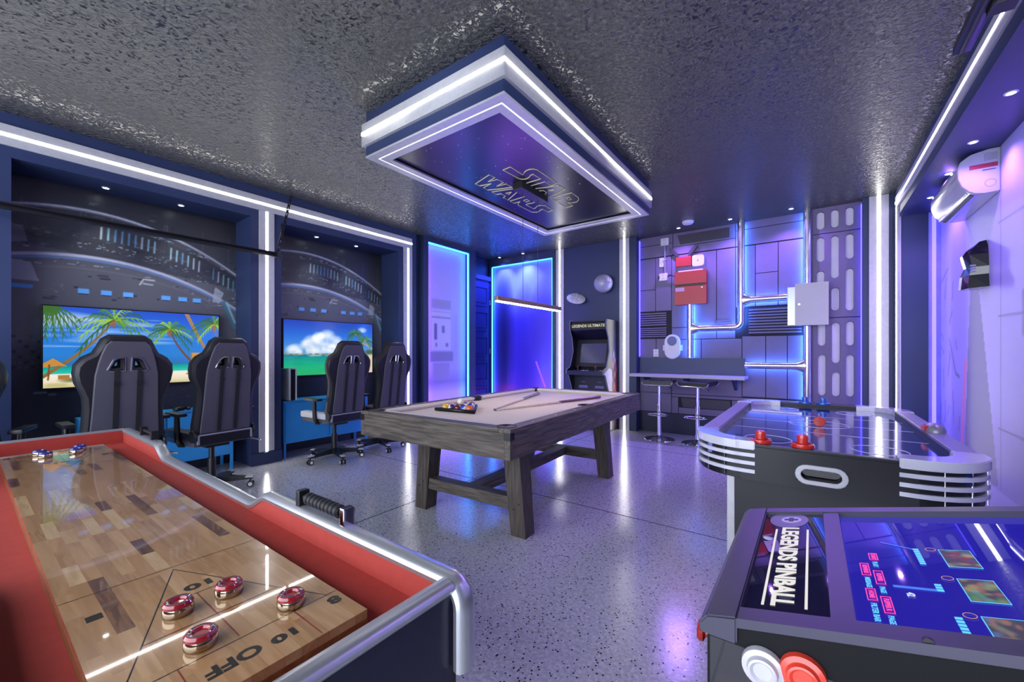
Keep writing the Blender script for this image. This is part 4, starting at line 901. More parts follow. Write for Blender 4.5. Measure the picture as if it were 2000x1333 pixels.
def beach(nx, ny, asp):
    rnd = random.Random(2); p = Pic(nx, ny, asp, '2a7ad8')
    p.grad([(0, 'c9bd8a'), (.06, 'e6d9b8'), (.13, 'efe6d4'), (.165, 'e8e2d8'), (.17, '2fc4ae'), (.23, '14a89c'), (.265, '0d8a96'), (.272, '2f6fb4'), (.4, '2b7fd0'), (.7, '2575e0'), (1, '1a4fc8')])
    for k in range(26): p.blob(rnd.uniform(0, asp * .6), rnd.uniform(.5, .9), rnd.uniform(.1, .4), rnd.uniform(.01, .035), 'd5e2f0', .35)
    p.blob(.1, .86, .5, .1, 'dfe8f4', .7); p.blob(.05, .78, .4, .06, 'dfe8f4', .5); p.blob(.5, .62, .3, .025, 'd0e0f2', .4)
    p.rect(0, .22, 0, .07, '9a9440', .7, .05); p.blob(.25, .09, .15, .04, '5a5a30', .8)
    palm(p, (.0, .14), (.62, .86), .06, .02, .36, rnd); palm(p, (1.52, .22), (1.20, .76), -.04, .016, .24, rnd, '6a4a2c')
    p.line([(1.40, 1.0), (1.52, .72), (1.72, .3)], .024, 'a07f52', 1., .018); palm(p, (1.8, .5), (1.74, .86), 0, .012, .26, rnd)
    p.line([(1.9, 1), (1.78, .9)], .02, '3f7a1e')
    for k in range(9): frond(p, .05, 1.02, -.2 - k * .3, .25, '3a6a20')
    p.poly([(0, .30), (.08, .36), (.2, .26), (.13, .27), (0, .25)], 'c98a3c'); p.line([(.05, .28), (.04, .1)], .008, '7a4f26'); p.rect(.12, .22, .10, .155, 'b0783a')
    p.rect(1.45, 1.62, .28, .43, 'c9963c'); p.line([(1.46, .43), (1.45, .12)], .008, 'a87428'); p.line([(1.6, .43), (1.6, .12)], .008, 'a87428'); p.line([(1.42, .2), (1.62, .2)], .008, 'c9963c'); p.line([(1.40, .12), (1.6, .10)], .010, 'b8842e')
    return p
def sea(nx, ny, asp):
    rnd = random.Random(6); p = Pic(nx, ny, asp, '2a7ad8')
    p.grad([(0, '2fa86a'), (.12, '22b27a'), (.25, '1aa58a'), (.34, '168a90'), (.375, '1d6f9a'), (.38, '6f9fc0'), (.5, '4a8fd8'), (.75, '2268d2'), (1, '1740b0')])
    for k in range(46):
        u = rnd.uniform(0, asp * .85); v = .42 + .35 * rnd.random() ** 1.2; 
        if v > .5 + .28 * math.exp(-((u - .75) / .35) ** 2): continue
        r = rnd.uniform(.05, .13); p.blob(u, v, r * 1.3, r, 'f4f7fb', .75); p.blob(u, v - r * .5, r, r * .5, '9fb8d8', .4)
    p.blob(.8, .74, .18, .13, 'ffffff', .8); p.blob(.62, .68, .14, .1, 'fafcff', .8); p.blob(1.55, .87, .12, .07, 'ffffff', .7)
    for k in range(30): u = rnd.uniform(0, 1.3); p.blob(u, .385, .06, .014, rnd.choice(('4a6a3a', 'c0a878', '6f7f56')), .8)
    for k in range(24): p.blob(rnd.uniform(0, 1.6), rnd.uniform(.02, .33), .2, .012, rnd.choice(('2fc08a', '178f6a', '54c89a')), .35)
    p.poly([(1.45, 0), (1.9, 0), (1.9, .42), (1.62, .36)], 'd9c6a8'); p.blob(1.72, .42, .16, .07, '3a5a24', .9)
    p.line([(1.85, .45), (1.55, .62), (1.42, .78)], .014, 'b49a78'); p.line([(1.85, .42), (1.7, .55), (1.62, .66)], .010, 'b49a78')
    for (u, v, L) in ((1.40, .80, .2), (1.62, .68, .16)):
        for k in range(12): frond(p, u, v, PI * (k / 11 * 1.4 - .2), L * rnd.uniform(.8, 1.1), rnd.choice(('3f7a1e', '6a9a30', '2f5a18')))
    return p
SCRN = attr_mat('screen_picture', .46, .12)
def tv(label, y0, y1, z0, z1, pic):
    t = thing('wall_television', label, 'television', (-5.25, (y0 + y1) / 2, z0))
    x = -5.18
    B().box(NB, x - .02, (y0 + y1) / 2 - .2, (y0 + y1) / 2 + .2, (z0 + z1) / 2 - .15, (z0 + z1) / 2 + .15).to('wall_mount', BLACKP, t)
    B().box(x - .035, x - .001, y0 - .012, y1 + .012, z0 - .014, z1 + .012, .004).to('casing', BLACKP, t)
    pic.mesh('screen', SCRN, t, (x + .0005, y0, z0), (0, 1, 0), (0, 0, 1), y1 - y0, z1 - z0)
tv('wall television showing leaning palms on a white beach behind two chairs', .43, 1.684, .93, 1.625, beach(330, 180, 1.254 / .695))
tv('wall television showing clouds over green sea in the farther alcove', 2.36, 3.602, .94, 1.635, sea(200, 110, 1.242 / .695))
# ---------------------------------------------------------------- blue cabinets and what stands on them
BLU = mat('cabinet_blue', '35a0ea', .4, var=.04)
def cabinet(label, y0, y1, x0=-5.24, x1=-4.93):
    t = thing('metal_cabinet', label, 'cabinet', ((x0 + x1) / 2, (y0 + y1) / 2, 0))
    B().box(x0, x1 - .012, y0, y1, .16, .645, .003).to('body', BLU, t)
    B().box(x0, x1, y0 - .004, y1 + .004, .645, .66, .003).to('top', BLU, t)
    w3 = (y1 - y0) / 2
    for k in range(2):
        dr = B().box(x1 - .012, x1, y0 + .012 + k * w3, y0 + (k + 1) * w3 - .012 + .006, .18, .63, .003).to('door', BLU, t)
        yk = y0 + w3 + (-.04 if k == 0 else .04)
        B().cyl((x1, yk, .46), (x1 + .014, yk, .46), .007, seg=10).to('knob', CHROME, dr)
    for x in (x0 + .02, x1 - .02):
        for y in (y0 + .015, y1 - .015): B().box(x - .012, x + .012, y - .012, y + .012, 0, .16).to('leg', BLU, t)
cabinet('blue metal cabinet under the beach palm television', .62, 1.74); cabinet('blue metal cabinet under the green sea television', 2.25, 3.36)
def console(y, label):
    t = thing('game_console', label, 'game console', (-5.02, y, .66))
    for s in (-1, 1):
        B().loft([[(-5.02 + a, y + s * (.03 + b), z) for a, b in ((-.13, 0), (.13, 0), (.13, .012), (-.13, .012))] for z, k in ((.672, 0), (1.04, 0))]).to('white_shell', WHITEP, t)
    B().box(-5.14, -4.90, y - .03, y + .03, .672, 1.03, .006).to('core', BLACKP, t)
    B().lathe([(.075, 0), (.075, .006), (.05, .013), (0, .013)], (-5.02, y, .66)).to('stand', BLACKP, t, True)
console(2.335, 'upright white and black game console on the farther blue cabinet')
def pad(x, y, label, m):
    t = thing('game_controller', label, 'game controller', (x, y, .66), random.uniform(-.4, .4))
    b = B().sph((0, 0, .022), .05, 16, (.75, 1.2, .42)); b.sph((.035, .055, .02), .028, 12, (1.3, .7, .6)); b.sph((.035, -.055, .02), .028, 12, (1.3, .7, .6)); b.to('body', m, t, True, False)
    B().cyl((0, .022, .035), (0, .022, .052), .009, seg=10).cyl((0, -.022, .035), (0, -.022, .052), .009, seg=10).to('thumbstick', BLACKP, t, world=False)
pad(-5.0, 3.15, 'white game controller on the farther blue cabinet', WHITEP); pad(-5.0, 1.30, 'black game controller on the nearer blue cabinet', BLACKP)
# ---------------------------------------------------------------- gaming chairs
LEA = mat('black_leatherette', '4a4854', .45, var=.08, vscale=6, bump=.08, bscale=160); PIPE_ = mat('grey_piping', '8b8f9c', .4, var=.03); WSIDE = mat('white_leatherette', 'c9c9d2', .45, var=.05); STRAP = mat('strap_black', '0e0e13', .6, var=.1)
DLEA = mat('side_leatherette', '17161d', .4, var=.08)
def gaming_chair(side):
    t = thing('gaming_chair', 'x', 'chair')
    P_ = lambda b, nm, m, s=False, par=None: b.to(nm, m, par or t, s, world=False)
    half = [(.0, 1.335), (.095, 1.335), (.125, 1.315), (.15, 1.26), (.175, 1.215), (.235, 1.18), (.265, 1.14), (.27, 1.09), (.26, 1.03), (.238, .98), (.216, .92), (.21, .84), (.215, .72), (.225, .62), (.22, .56)]
    half = [(a * .90, b) for a, b in half]
    out = half + [(-a, b) for a, b in half[::-1] if a > 0]
    hole = [(.02, 1.205), (.055, 1.205), (.078, 1.188), (.108, 1.118), (.09, 1.108), (.016, 1.112)]
    Mb = Matrix.Translation((.20, 0, .56)) @ Matrix.Rotation(math.radians(7), 4, 'Y') @ Matrix.Translation((0, 0, -.56))
    core = [(x * .94, z - .004 if z > 1 else z) for x, z in out]
    bk = P_(B().add(plate_bm(out, [hole, [(-a, b) for a, b in hole]], .10, .028), Mb @ frame_M((-.01, 0, 0), (0, 1, 0), (0, 0, 1))), 'backrest', DLEA, True)
    inner = [(x * k, z) for (x, z), k in zip(out, [1] * len(out))]
    hi = [(.0, 1.318), (.09, 1.318), (.115, 1.29), (.135, 1.23), (.15, 1.17), (.165, 1.08), (.17, .95), (.175, .80), (.185, .62), (.185, .575)]
    P_(B().add(plate_bm(hi + [(-a, b) for a, b in hi[::-1] if a > 0], [hole, [(-a, b) for a, b in hole]], .02, .006), Mb @ frame_M((.046, 0, 0), (0, 1, 0), (0, 0, 1))), 'rear_cover', LEA, True, bk)
    P_(B().add(B_outline(out, .006, Mb @ frame_M((.014, 0, 0), (0, 1, 0), (0, 0, 1)))), 'piping', PIPE_, True, bk)
    for s in (1, -1):
        P_(B().add(B_outline([(s * a, b) for a, b in hole], .0075, Mb @ frame_M((.056, 0, 0), (0, 1, 0), (0, 0, 1)))), 'belt_hole_rim', CHROME, True, bk)
        pts = [Mb @ Vector((.062, s * .062, z)) for z in (1.125, 1.0, .85, .7, .58)]
        P_(B().loft([[(p.x, p.y - .013, p.z), (p.x + .006, p.y - .013, p.z), (p.x + .006, p.y + .013, p.z), (p.x, p.y + .013, p.z)] for p in pts]), 'strap', STRAP, False, bk)
        q = Mb @ Vector((.07, s * .062, 1.02)); P_(B().box(q.x - .004, q.x + .006, q.y - .016, q.y + .016, q.z - .014, q.z + .014, .002), 'buckle', BLACKP, False, bk)
    P_(B().box(-.27, .24, -.235, .235, .45, .54, .03), 'seat', LEA, True)
    for s in (1, -1): P_(B().box(-.27, .20, s * .16, s * .25, .50, .57, .025), 'seat_bolster', DLEA if side is None else side, True)
    P_(B().box(.235, .25, -.20, .20, .465, .545, .006), 'rear_edge', BLACKP); P_(B().box(.232, .256, -.205, .205, .543, .556, .004).box(.232, .256, .195, .21, .475, .55).box(.232, .256, -.21, -.195, .475, .55), 'rear_edge_trim', PIPE_)
    for s in (1, -1):
        P_(B().tube([(.05, s * .22, .455), (.05, s * .25, .46), (.04, s * .265, .50), (.03, s * .265, .60), (.03, s * .265, .70)], [.02, .022, .024, .022, .02], 10), 'armrest_post', BLACKP, True)
        P_(B().box(-.12, .13, s * .265 - .034, s * .265 + .034, .70, .728, .012), 'armrest_pad', BLACKP, True)
        P_(B().lathe([(.05, -.01), (.055, 0), (.05, .012), (0, .014)], (.21, s * .225, .54), 18, Matrix.Rotation(-s * PI / 2, 4, 'X')), 'hinge_cover', BLACKP, True)
    P_(B().tube([(.10, .26, .44), (.13, .31, .42), (.15, .34, .41)], .007, 8), 'tilt_lever', CHROME, True)
    P_(B().box(-.12, .12, -.09, .09, .41, .455, .008), 'tilt_plate', BLACKP)
    P_(B().cyl((0, 0, .10), (0, 0, .30), .034, .03).cyl((0, 0, .30), (0, 0, .42), .022, .022), 'gas_column', BLACKP, True)
    P_(B().lathe([(0, .135), (.035, .135), (.05, .12), (.05, .07), (0, .065)]), 'base_hub', BLACKP, True)
    for k in range(5):
        a = 2 * PI * k / 5 + .942; c_, s_ = math.cos(a), math.sin(a); n = (-s_, c_)
        def rg(r, w, z0, z1): return [(c_ * r - n[0] * w, s_ * r - n[1] * w, z0), (c_ * r + n[0] * w, s_ * r + n[1] * w, z0), (c_ * r + n[0] * w, s_ * r + n[1] * w, z1), (c_ * r - n[0] * w, s_ * r - n[1] * w, z1)]
        lg = P_(B().loft([rg(.03, .028, .075, .13), rg(.31, .02, .072, .098)]), 'base_arm', BLACKP)
        P_(B().loft([rg(.23, .022, .094, .106), rg(.315, .0205, .088, .0995)]), 'arm_plate', ALU, False, lg)
        cs = P_(B().cyl((c_ * .295, s_ * .295, .045), (c_ * .295, s_ * .295, .078), .008, seg=8), 'caster', BLACKP, False)
        for w_ in (-.018, .018):
            x, y = c_ * .295 + n[0] * w_, s_ * .295 + n[1] * w_
            P_(B().cyl((x - n[0] * .009, y - n[1] * .009, .029), (x + n[0] * .009, y + n[1] * .009, .029), .028, seg=16), 'wheel', BLACKP, True, cs)
            P_(B().cyl((x - n[0] * .0105, y - n[1] * .0105, .029), (x + n[0] * .0105, y + n[1] * .0105, .029), .017, seg=12), 'wheel_cap', WHITEP, True, cs)
    return t
def B_outline(pts, r, M):
    b = B().tube([M @ Vector((x, y, 0)) for x, y in pts], r, 6, True)
    return b.bm
ch = gaming_chair(None)
GRP = 'gaming chairs facing the wall televisions'
spots = [(-4.30, .725, 2, 'black gaming chair nearest the camera before the beach palm television'), (-4.30, 1.345, 6, 'black gaming chair beside the lit pillar, right of the beach television'),
         (-4.43, 2.58, 4, 'black gaming chair before the green sea television with white side panels'), (-4.46, 3.205, 4, 'black gaming chair at the far end of the screen wall, half behind the pool table'),
         (-4.38, .02, -20, 'dark gaming chair cut off at the left edge of the picture')]
for i, (x, y, a, lb) in enumerate(spots):
    o = ch if i == 0 else (gaming_chair(WSIDE) if i == 2 else copy_tree(ch)); o.location = (x, y, 0); o.rotation_euler = (0, 0, math.radians(a)); o['label'] = lb; o['group'] = GRP
# ---------------------------------------------------------------- arcade cabinet
ac = thing('arcade_cabinet', 'black upright arcade cabinet with slanted screen standing between two light strips', 'arcade cabinet', (-2.82, 6.05, 0))
AKB = mat('arcade_black', '121224', .4, var=.08); ART = mat('arcade_side_white', 'b0adb6', .4, var=.1)
prof = [(5.98, 0), (6.255, 0), (6.255, 1.735), (5.87, 1.735), (5.85, 1.70), (5.86, 1.58), (5.93, 1.46), (5.97, 1.25), (5.86, 1.0), (5.74, .955), (5.735, .90), (5.80, .87), (5.93, .62), (5.98, .4)]
for x0, x1 in ((-3.15, -3.13), (-2.53, -2.51)):
    sp = B().prism(prof, 'X', x0, x1).to('side_panel', AKB, ac)
    B().add(B_outline(prof, .006, frame_M(((x0 + x1) / 2, 0, 0), (0, 1, 0), (0, 0, 1)))).to('edge_moulding', PIPE_, sp, True)
p = Pic(30, 90, .3, '6a2430')
p.grad([(0, '3a1a2c'), (.4, '7a3038'), (.55, '4a2038'), (.7, '23285a'), (1, '14142c')])
for k in range(26): p.blob(rr.random() * .3, rr.uniform(.2, .75), .05, .05, rr.choice(('c04a38', 'd08a4a', '8a2430', '3a4aa0', 'c8b0a0')), .7)
p.mesh('side_art', attr_mat('arcade_art', 0, .4), ac, (-2.5095, 6.0, .02), (0, 1, 0), (0, 0, 1), .25, 1.6)
B().prism([(5.74, .90), (5.81, .87), (5.94, .62), (5.985, .4), (5.985, .03), (6.05, .03), (6.05, .95), (5.95, .985)], 'X', -2.5095, -2.5085).to('side_art_white', ART, ac)
B().box(-3.13, -2.53, 5.99, 6.01, .03, .88).to('front_panel', AKB, ac)
B().box(-3.13, -2.53, 6.23, 6.25, .03, 1.72).to('back_panel', AKB, ac); B().box(-3.13, -2.53, 5.88, 6.25, 1.71, 1.73).to('top_panel', AKB, ac)
B().box(-3.14, -2.52, 5.738, 5.99, .875, .945, .006).to('control_deck', mat('arcade_deck', '2a2a48', .3, var=.06), ac)
B().loft([[(x, 5.865, 1.585), (x, 5.875, 1.585), (x, 5.89, 1.70), (x, 5.88, 1.70)] for x in (-3.13, -2.53)]).to('marquee', mat('marquee_dark', '0f1030', .25, var=.06), ac)
B().add(text_bm('LEGENDS ULTIMATE', .062, .0015, .0006), frame_M((-2.83, 5.868, 1.645), (1, 0, 0), Vector((0, .13, 1)).normalized())).to('marquee_lettering', mat('marquee_print', 'c2bf8c', .4, emit='c2bf8c', es=.25, var=.02), ac)
B().loft([[(x, 5.875, 1.585), (x, 6.10, 1.44), (x, 6.12, 1.45), (x, 5.885, 1.595)] for x in (-3.13, -2.53)]).to('speaker_board', AKB, ac)
B().loft([[(x, 6.02, 1.0), (x, 6.12, 1.44), (x, 6.14, 1.44), (x, 6.04, 1.0)] for x in (-3.13, -2.53)]).to('bezel', AKB, ac)
B().loft([[(x, 6.027, 1.06), (x, 6.098, 1.37), (x, 6.104, 1.37), (x, 6.033, 1.06)] for x in (-3.05, -2.61)]).to('screen', mat('arcade_screen', '3c3c5c', .15, emit='50507a', es=.12, var=.05), ac)
for x in (-2.98, -2.68):
    j = B().cyl((x, 5.82, .945), (x, 5.82, .99), .006, seg=8).sph((x, 5.82, 1.0), .016, 12).to('joystick', mat('joy_red', '8a2030', .3, var=.05), ac, True)
for k in range(8):
    x = -2.93 + (k % 4) * .035 + (k // 4) * .30 - (k // 4) * .0
    B().cyl((x, 5.84, .945), (x, 5.84, .953), .012, seg=12).to('push_button', WHITEP if k % 2 else PIPE_, ac)
for x in (-2.97, -2.69): B().box(x - .075, x + .075, 5.985, 5.99, .66, .70).to('printed_badge', mat('badge_print', '6a6890', .5, var=.1), ac)
for x in (-2.97, -2.69): B().add(plate_bm([(-.06, 0), (0, .012), (.06, 0), (0, .006)], [], .002), frame_M((x, 5.989, .75), (1, 0, 0), (0, 0, 1))).to('printed_swoosh', mat('badge_print2', '8a88a8', .5), ac)
# ---------------------------------------------------------------- bright pipes with blue light behind them
PY = HY - .10; PR_ = .046
def arc_pts(c, r, a0, a1, n=7): return [(c[0] + r * math.cos(a), PY, c[1] + r * math.sin(a)) for a in np.linspace(a0, a1, n)]
def pipe(t, pts, r=PR_): return B().tube(pts, r, 18).to('pipe', STEEL, t, True)
def collar(t, p, ax, L_=.05):
    a = Vector(p); d = Vector((1, 0, 0)) if ax == 'X' else Vector((0, 0, 1)); B().cyl(a - d * L_ / 2, a + d * L_ / 2, PR_ * 1.1, seg=20).to('coupling', STEEL, t, True)
def glow(t, x0, x1, z0, z1): B().box(x0, x1, HY - .055, HY - .035, z0, z1).to('light_strip', L_BLUE, t)
def tee_sad(t, x, z, sx):   # flared branch
    B().loft([[(x + sx * d, PY + r * math.cos(a), z + r * k * math.sin(a)) for a in np.linspace(0, 2 * PI, 17)[:-1]] for d, r, k in ((.02, PR_, 2.3), (.06, PR_, 1.5), (.11, PR_ * 1.02, 1.05))]).to('tee_branch', STEEL, t, True)
pa = thing('pipe_run', 'bright metal pipe run from the red panel up to the ceiling, glowing blue behind', 'pipes', (-1.43, PY, 1.14))
pipe(pa, [(-1.43, PY, 1.15), (-1.43, PY, 1.93)])
pipe(pa, [(-1.43, PY, 1.575), (-.86, PY, 1.575)] + arc_pts((-.86, 1.66), .085, -PI / 2, 0) + [(-.775, PY, 1.7), (-.775, PY, CEIL)])
pipe(pa, [(-.775, PY, 1.945), (-.254, PY, 1.945)])
tee_sad(pa, -1.43, 1.575, 1); tee_sad(pa, -.775, 1.945, 1)
for p_, ax in (((-1.43, PY, 1.47), 'Z'), ((-1.43, PY, 1.68), 'Z'), ((-.90, PY, 1.575), 'X'), ((-.775, PY, 1.72), 'Z'), ((-.775, PY, 1.83), 'Z'), ((-.775, PY, 2.06), 'Z')): collar(pa, p_, ax, .03)
glow(pa, -1.455, -1.405, 1.16, 1.93); glow(pa, -1.40, -.80, 1.555, 1.595); glow(pa, -.80, -.75, 1.62, CEIL - .03); glow(pa, -.74, -.26, 1.925, 1.965)
pc = thing('pipe_run', 'upright metal pipe passing the white metal box, with a low branch to the bar', 'pipes', (-.042, PY, 0))
pipe(pc, [(-.042, PY, .30), (-.042, PY, 1.563)]); pipe(pc, [(-.042, PY, 2.092), (-.042, PY, CEIL)]); pipe(pc, [(-.73, PY, 1.055), (-.042, PY, 1.055)]); tee_sad(pc, -.042, 1.055, -1)
for z in (.95, 1.17): collar(pc, (-.042, PY, z), 'Z', .03)
collar(pc, (-.17, PY, 1.055), 'X', .03)
B().box(-.075, -.045, HY - .08, HY - .05, .32, 1.55).to('light_strip', L_BLUE, pc); B().box(-.075, -.045, HY - .08, HY - .05, 2.1, CEIL - .03).to('light_strip', L_BLUE, pc)
B().box(-.018, -.008, HY - .105, HY - .075, .32, 1.55).to('light_strip', L_BLUE, pc); B().box(-.018, -.008, HY - .105, HY - .075, 2.1, CEIL - .03).to('light_strip', L_BLUE, pc)
glow(pc, -.70, -.09, 1.035, 1.075)
wb = thing('metal_box', 'square pale grey metal wall box with a small round lock on the pipes', 'wall box', (0, 6.30, 1.575))
GB = mat('pale_grey_enamel', 'c2c4bf', .35, var=.02)
B().box(-.165, .165, 6.245, 6.37, 1.57, 2.085, .004).to('body', mat('box_side', 'aab0bc', .2, .5, var=.03), wb); B().box(-.168, .168, 6.228, 6.244, 1.566, 2.089, .003).to('door', GB, wb)
B().box(-.25, .0, 6.37, 6.432, 1.58, 2.07).to('back_plate', mat('box_side', 'aab0bc', .2, .5), wb)
B().cyl((-.125, 6.222, 1.83), (-.125, 6.229, 1.83), .012, seg=16).to('lock', CHROME, wb, True)
# ---------------------------------------------------------------- electrical things on the grey wall
RDM = mat('red_enamel', 'a82a30', .35, var=.06); RDD = mat('dark_red', '7c1c28', .4, var=.06)
ep = thing('electrical_panel', 'square red metal electrical panel on the grey wall', 'electrical panel', (-1.43, 6.40, 1.93))
B().box(-1.645, -1.215, 6.36, HY - .014, 1.935, 2.42, .004).to('body', RDD, ep); B().box(-1.648, -1.212, 6.345, 6.36, 2.235, 2.42, .003).to('upper_cover', RDM, ep); B().box(-1.648, -1.212, 6.345, 6.36, 1.932, 2.20, .003).to('lower_cover', RDM, ep)
B().box(-1.63, -1.23, 6.35, 6.36, 2.203, 2.232).to('slot', BLACKP, ep); B().box(-1.635, -1.51, 6.342, 6.346, 2.13, 2.185).to('paper_label', mat('paper', 'b8a8b4', .7, var=.04), ep); B().cyl((-1.27, 6.34, 2.17), (-1.27, 6.346, 2.17), .012, seg=12).to('lock', CHROME, ep)
pp = tag(B().box(-1.60, -1.27, 6.36, 6.43, 2.421, 2.440, .002).to('paper_stack', mat('paper_white', 'd8d6d8', .7, var=.04)), 'white papers lying on top of the red electrical panel', 'papers')
rt_ = thing('wireless_router', 'small red box with two dark paddle antennas above the red panel', 'router', (-1.53, 6.40, 2.51))
B().box(-1.64, -1.425, 6.385, HY - .014, 2.51, 2.65, .006).to('body', RDM, rt_)
for a, b in (((-1.60, 2.66), (-1.73, 2.80)), ((-1.47, 2.66), (-1.35, 2.81))):
    d = Vector((b[0] - a[0], 0, b[1] - a[1])); L_ = d.length
    B().add(plate_bm(pill(0, L_ / 2 + .01, .048, L_ * .9), [], .014, .003), frame_M((a[0], 6.40, a[1]), Vector((d.z, 0, -d.x)).normalized(), d.normalized())).cyl((a[0], 6.40, 2.645), (a[0] + d.x * .2, 6.40, a[1] + d.z * .2), .008, seg=8).to('antenna', mat('antenna_grey', '2e2e34', .5, var=.08), rt_, True)
ap = thing('access_point', 'rounded square white wireless unit beside the red router', 'wireless unit', (-1.34, 6.42, 2.5))
B().add(plate_bm([(-1.338 + .075 * math.copysign(abs(math.cos(a)) ** .35, math.cos(a)), 2.574 + .075 * math.copysign(abs(math.sin(a)) ** .35, math.sin(a))) for a in np.linspace(0, 2 * PI, 41)[:-1]], [], .03, .008), frame_M((0, HY - .03, 0), (1, 0, 0), (0, 0, 1))).to('housing', WHITEP, ap, True)
B().cyl((-1.338, HY - .047, 2.574), (-1.338, HY - .044, 2.574), .012, seg=14).to('status_ring', PIPE_, ap)
def outlet(x, z, w_, h_, label, nm='socket_box', d=.035, duplex=True):
    t = thing(nm, label, 'socket' if duplex else 'switch', (x, HY - .02, z))
    B().box(x - w_ / 2, x + w_ / 2, HY - .014 - d, HY - .014, z - h_ / 2, z + h_ / 2, .003).to('cover', WHITEP, t)
    for s in (-1, 1):
        if duplex: B().box(x - .012, x - .008, HY - .016 - d, HY - .013 - d, z + s * h_ * .22 - .008, z + s * h_ * .22 + .008).box(x + .008, x + .012, HY - .016 - d, HY - .013 - d, z + s * h_ * .22 - .008, z + s * h_ * .22 + .008).to('socket_slots', BLACKP, t)
    if not duplex: B().box(x - .01, x + .01, HY - .02 - d, HY - .014 - d, z - .02, z + .02, .002).to('rocker', WHITEP, t)
    return t
outlet(-1.81, 2.92, .115, .11, 'white surface box at the top of the conduit on the grey wall', duplex=True)
outlet(-1.857, 2.615, .075, .14, 'narrow white cover plate left of the conduit on the grey wall', 'cover_plate', .012, False)
outlet(-1.83, 2.385, .12, .11, 'white socket box with a black plug beside the red panel', duplex=True)
outlet(-1.947, 1.22, .08, .115, 'white socket plate low on the grey wall above the bar', 'socket_plate', .01)
cdt = thing('conduit', 'thin grey conduit joining the two upper white boxes', 'conduit', (-1.81, HY - .03, 2.44))
B().cyl((-1.81, HY - .032, 2.44), (-1.81, HY - .032, 2.866), .012, seg=10).to('tube', PIPE_, cdt, True); B().box(-1.83, -1.79, HY - .048, HY - .014, 2.64, 2.655, .002).to('clip', ALU, cdt)
cb_ = B().tube([(-1.765, HY - .055, 2.385), (-1.72, HY - .06, 2.40), (-1.69, HY - .06, 2.385), (-1.65, HY - .05, 2.37)], .008, 8).to('power_cord', BLACKP, None, True); tag(cb_, 'short black power cord between the socket box and the red panel', 'cord')
pl_ = B().box(-1.905, -1.885, HY - .07, HY - .02, 2.355, 2.40, .004).to('black_plug', BLACKP); tag(pl_, 'black plug at the left of the white socket box', 'plug')
# generic wall ornaments
SILV = mat('silver_grey_plastic', 'a2a2b4', .35, .2, var=.1, vscale=25)
sp = thing('wall_ball', 'plain silver grey ball mounted on the navy wall above the arcade cabinet', 'wall ornament', (-2.70, 6.2, 2.19))
B().sph((-2.70, 6.16, 2.337), .148, 32).to('ball', SILV, sp, True); B().lathe([(.1495, -.006), (.1505, 0), (.1495, .006)], (-2.70, 6.16, 2.337), 40).to('seam', PIPE_, sp, True); B().cyl((-2.70, 6.20, 2.337), (-2.70, FY, 2.337), .05).to('wall_bracket', BLACKP, sp)
shp = thing('wall_model', 'lumpy pale grey model mounted on the navy wall left above the arcade cabinet', 'wall ornament', (-3.21, 6.22, 2.05))
Mo = Matrix.Translation((-3.21, 6.20, 2.14)) @ Matrix.Rotation(.32, 4, 'Y') @ Matrix.Rotation(.9, 4, 'X')
PAL = mat('pale_model_plastic', 'c6c4cc', .5, var=.15, vscale=40, bump=.3, bscale=60)
B().add(B().lathe([(0, .03), (.07, .03), (.13, .012), (.14, 0), (.13, -.012), (.07, -.03), (0, -.03)], (0, 0, 0), 24).bm, Mo @ Matrix.Diagonal((1.25, .8, 1, 1))).to('hull', PAL, shp, True)
b_ = B()
for k in range(12): a = k * 1.3; r_ = .03 + .008 * k; b_.box(r_ * math.cos(a) - .012, r_ * math.cos(a) + .012, .7 * r_ * math.sin(a) - .01, .7 * r_ * math.sin(a) + .01, .015, .036, .003)
b2 = B(); b2.add(b_.bm, Mo); b2.to('surface_blocks', PAL, shp); B().cyl((-3.21, 6.2, 2.14), (-3.21, FY, 2.14), .02).to('wall_bracket', BLACKP, shp)
so_ = thing('wall_plaque', 'small rounded white and blue plaque on the grey wall above the bar', 'wall ornament', (-1.70, 6.42, 1.14))
B().add(plate_bm(pill(-1.695, 1.315, .20, .345, 10), [], .05, .015), frame_M((0, HY - .045, 0), (1, 0, 0), (0, 0, 1))).to('plate', WHITEP, so_, True)
B().add(plate_bm(pill(-1.695, 1.40, .13, .135, 8), [], .012, .003), frame_M((0, HY - .072, 0), (1, 0, 0), (0, 0, 1))).to('blue_inlay', mat('inlay_blue', '2a3a8c', .3, var=.1), so_, True)
for x in (-1.815, -1.575): B().box(x - .02, x + .02, HY - .04, HY - .014, 1.255, 1.34, .004).to('side_tab', WHITEP, so_)
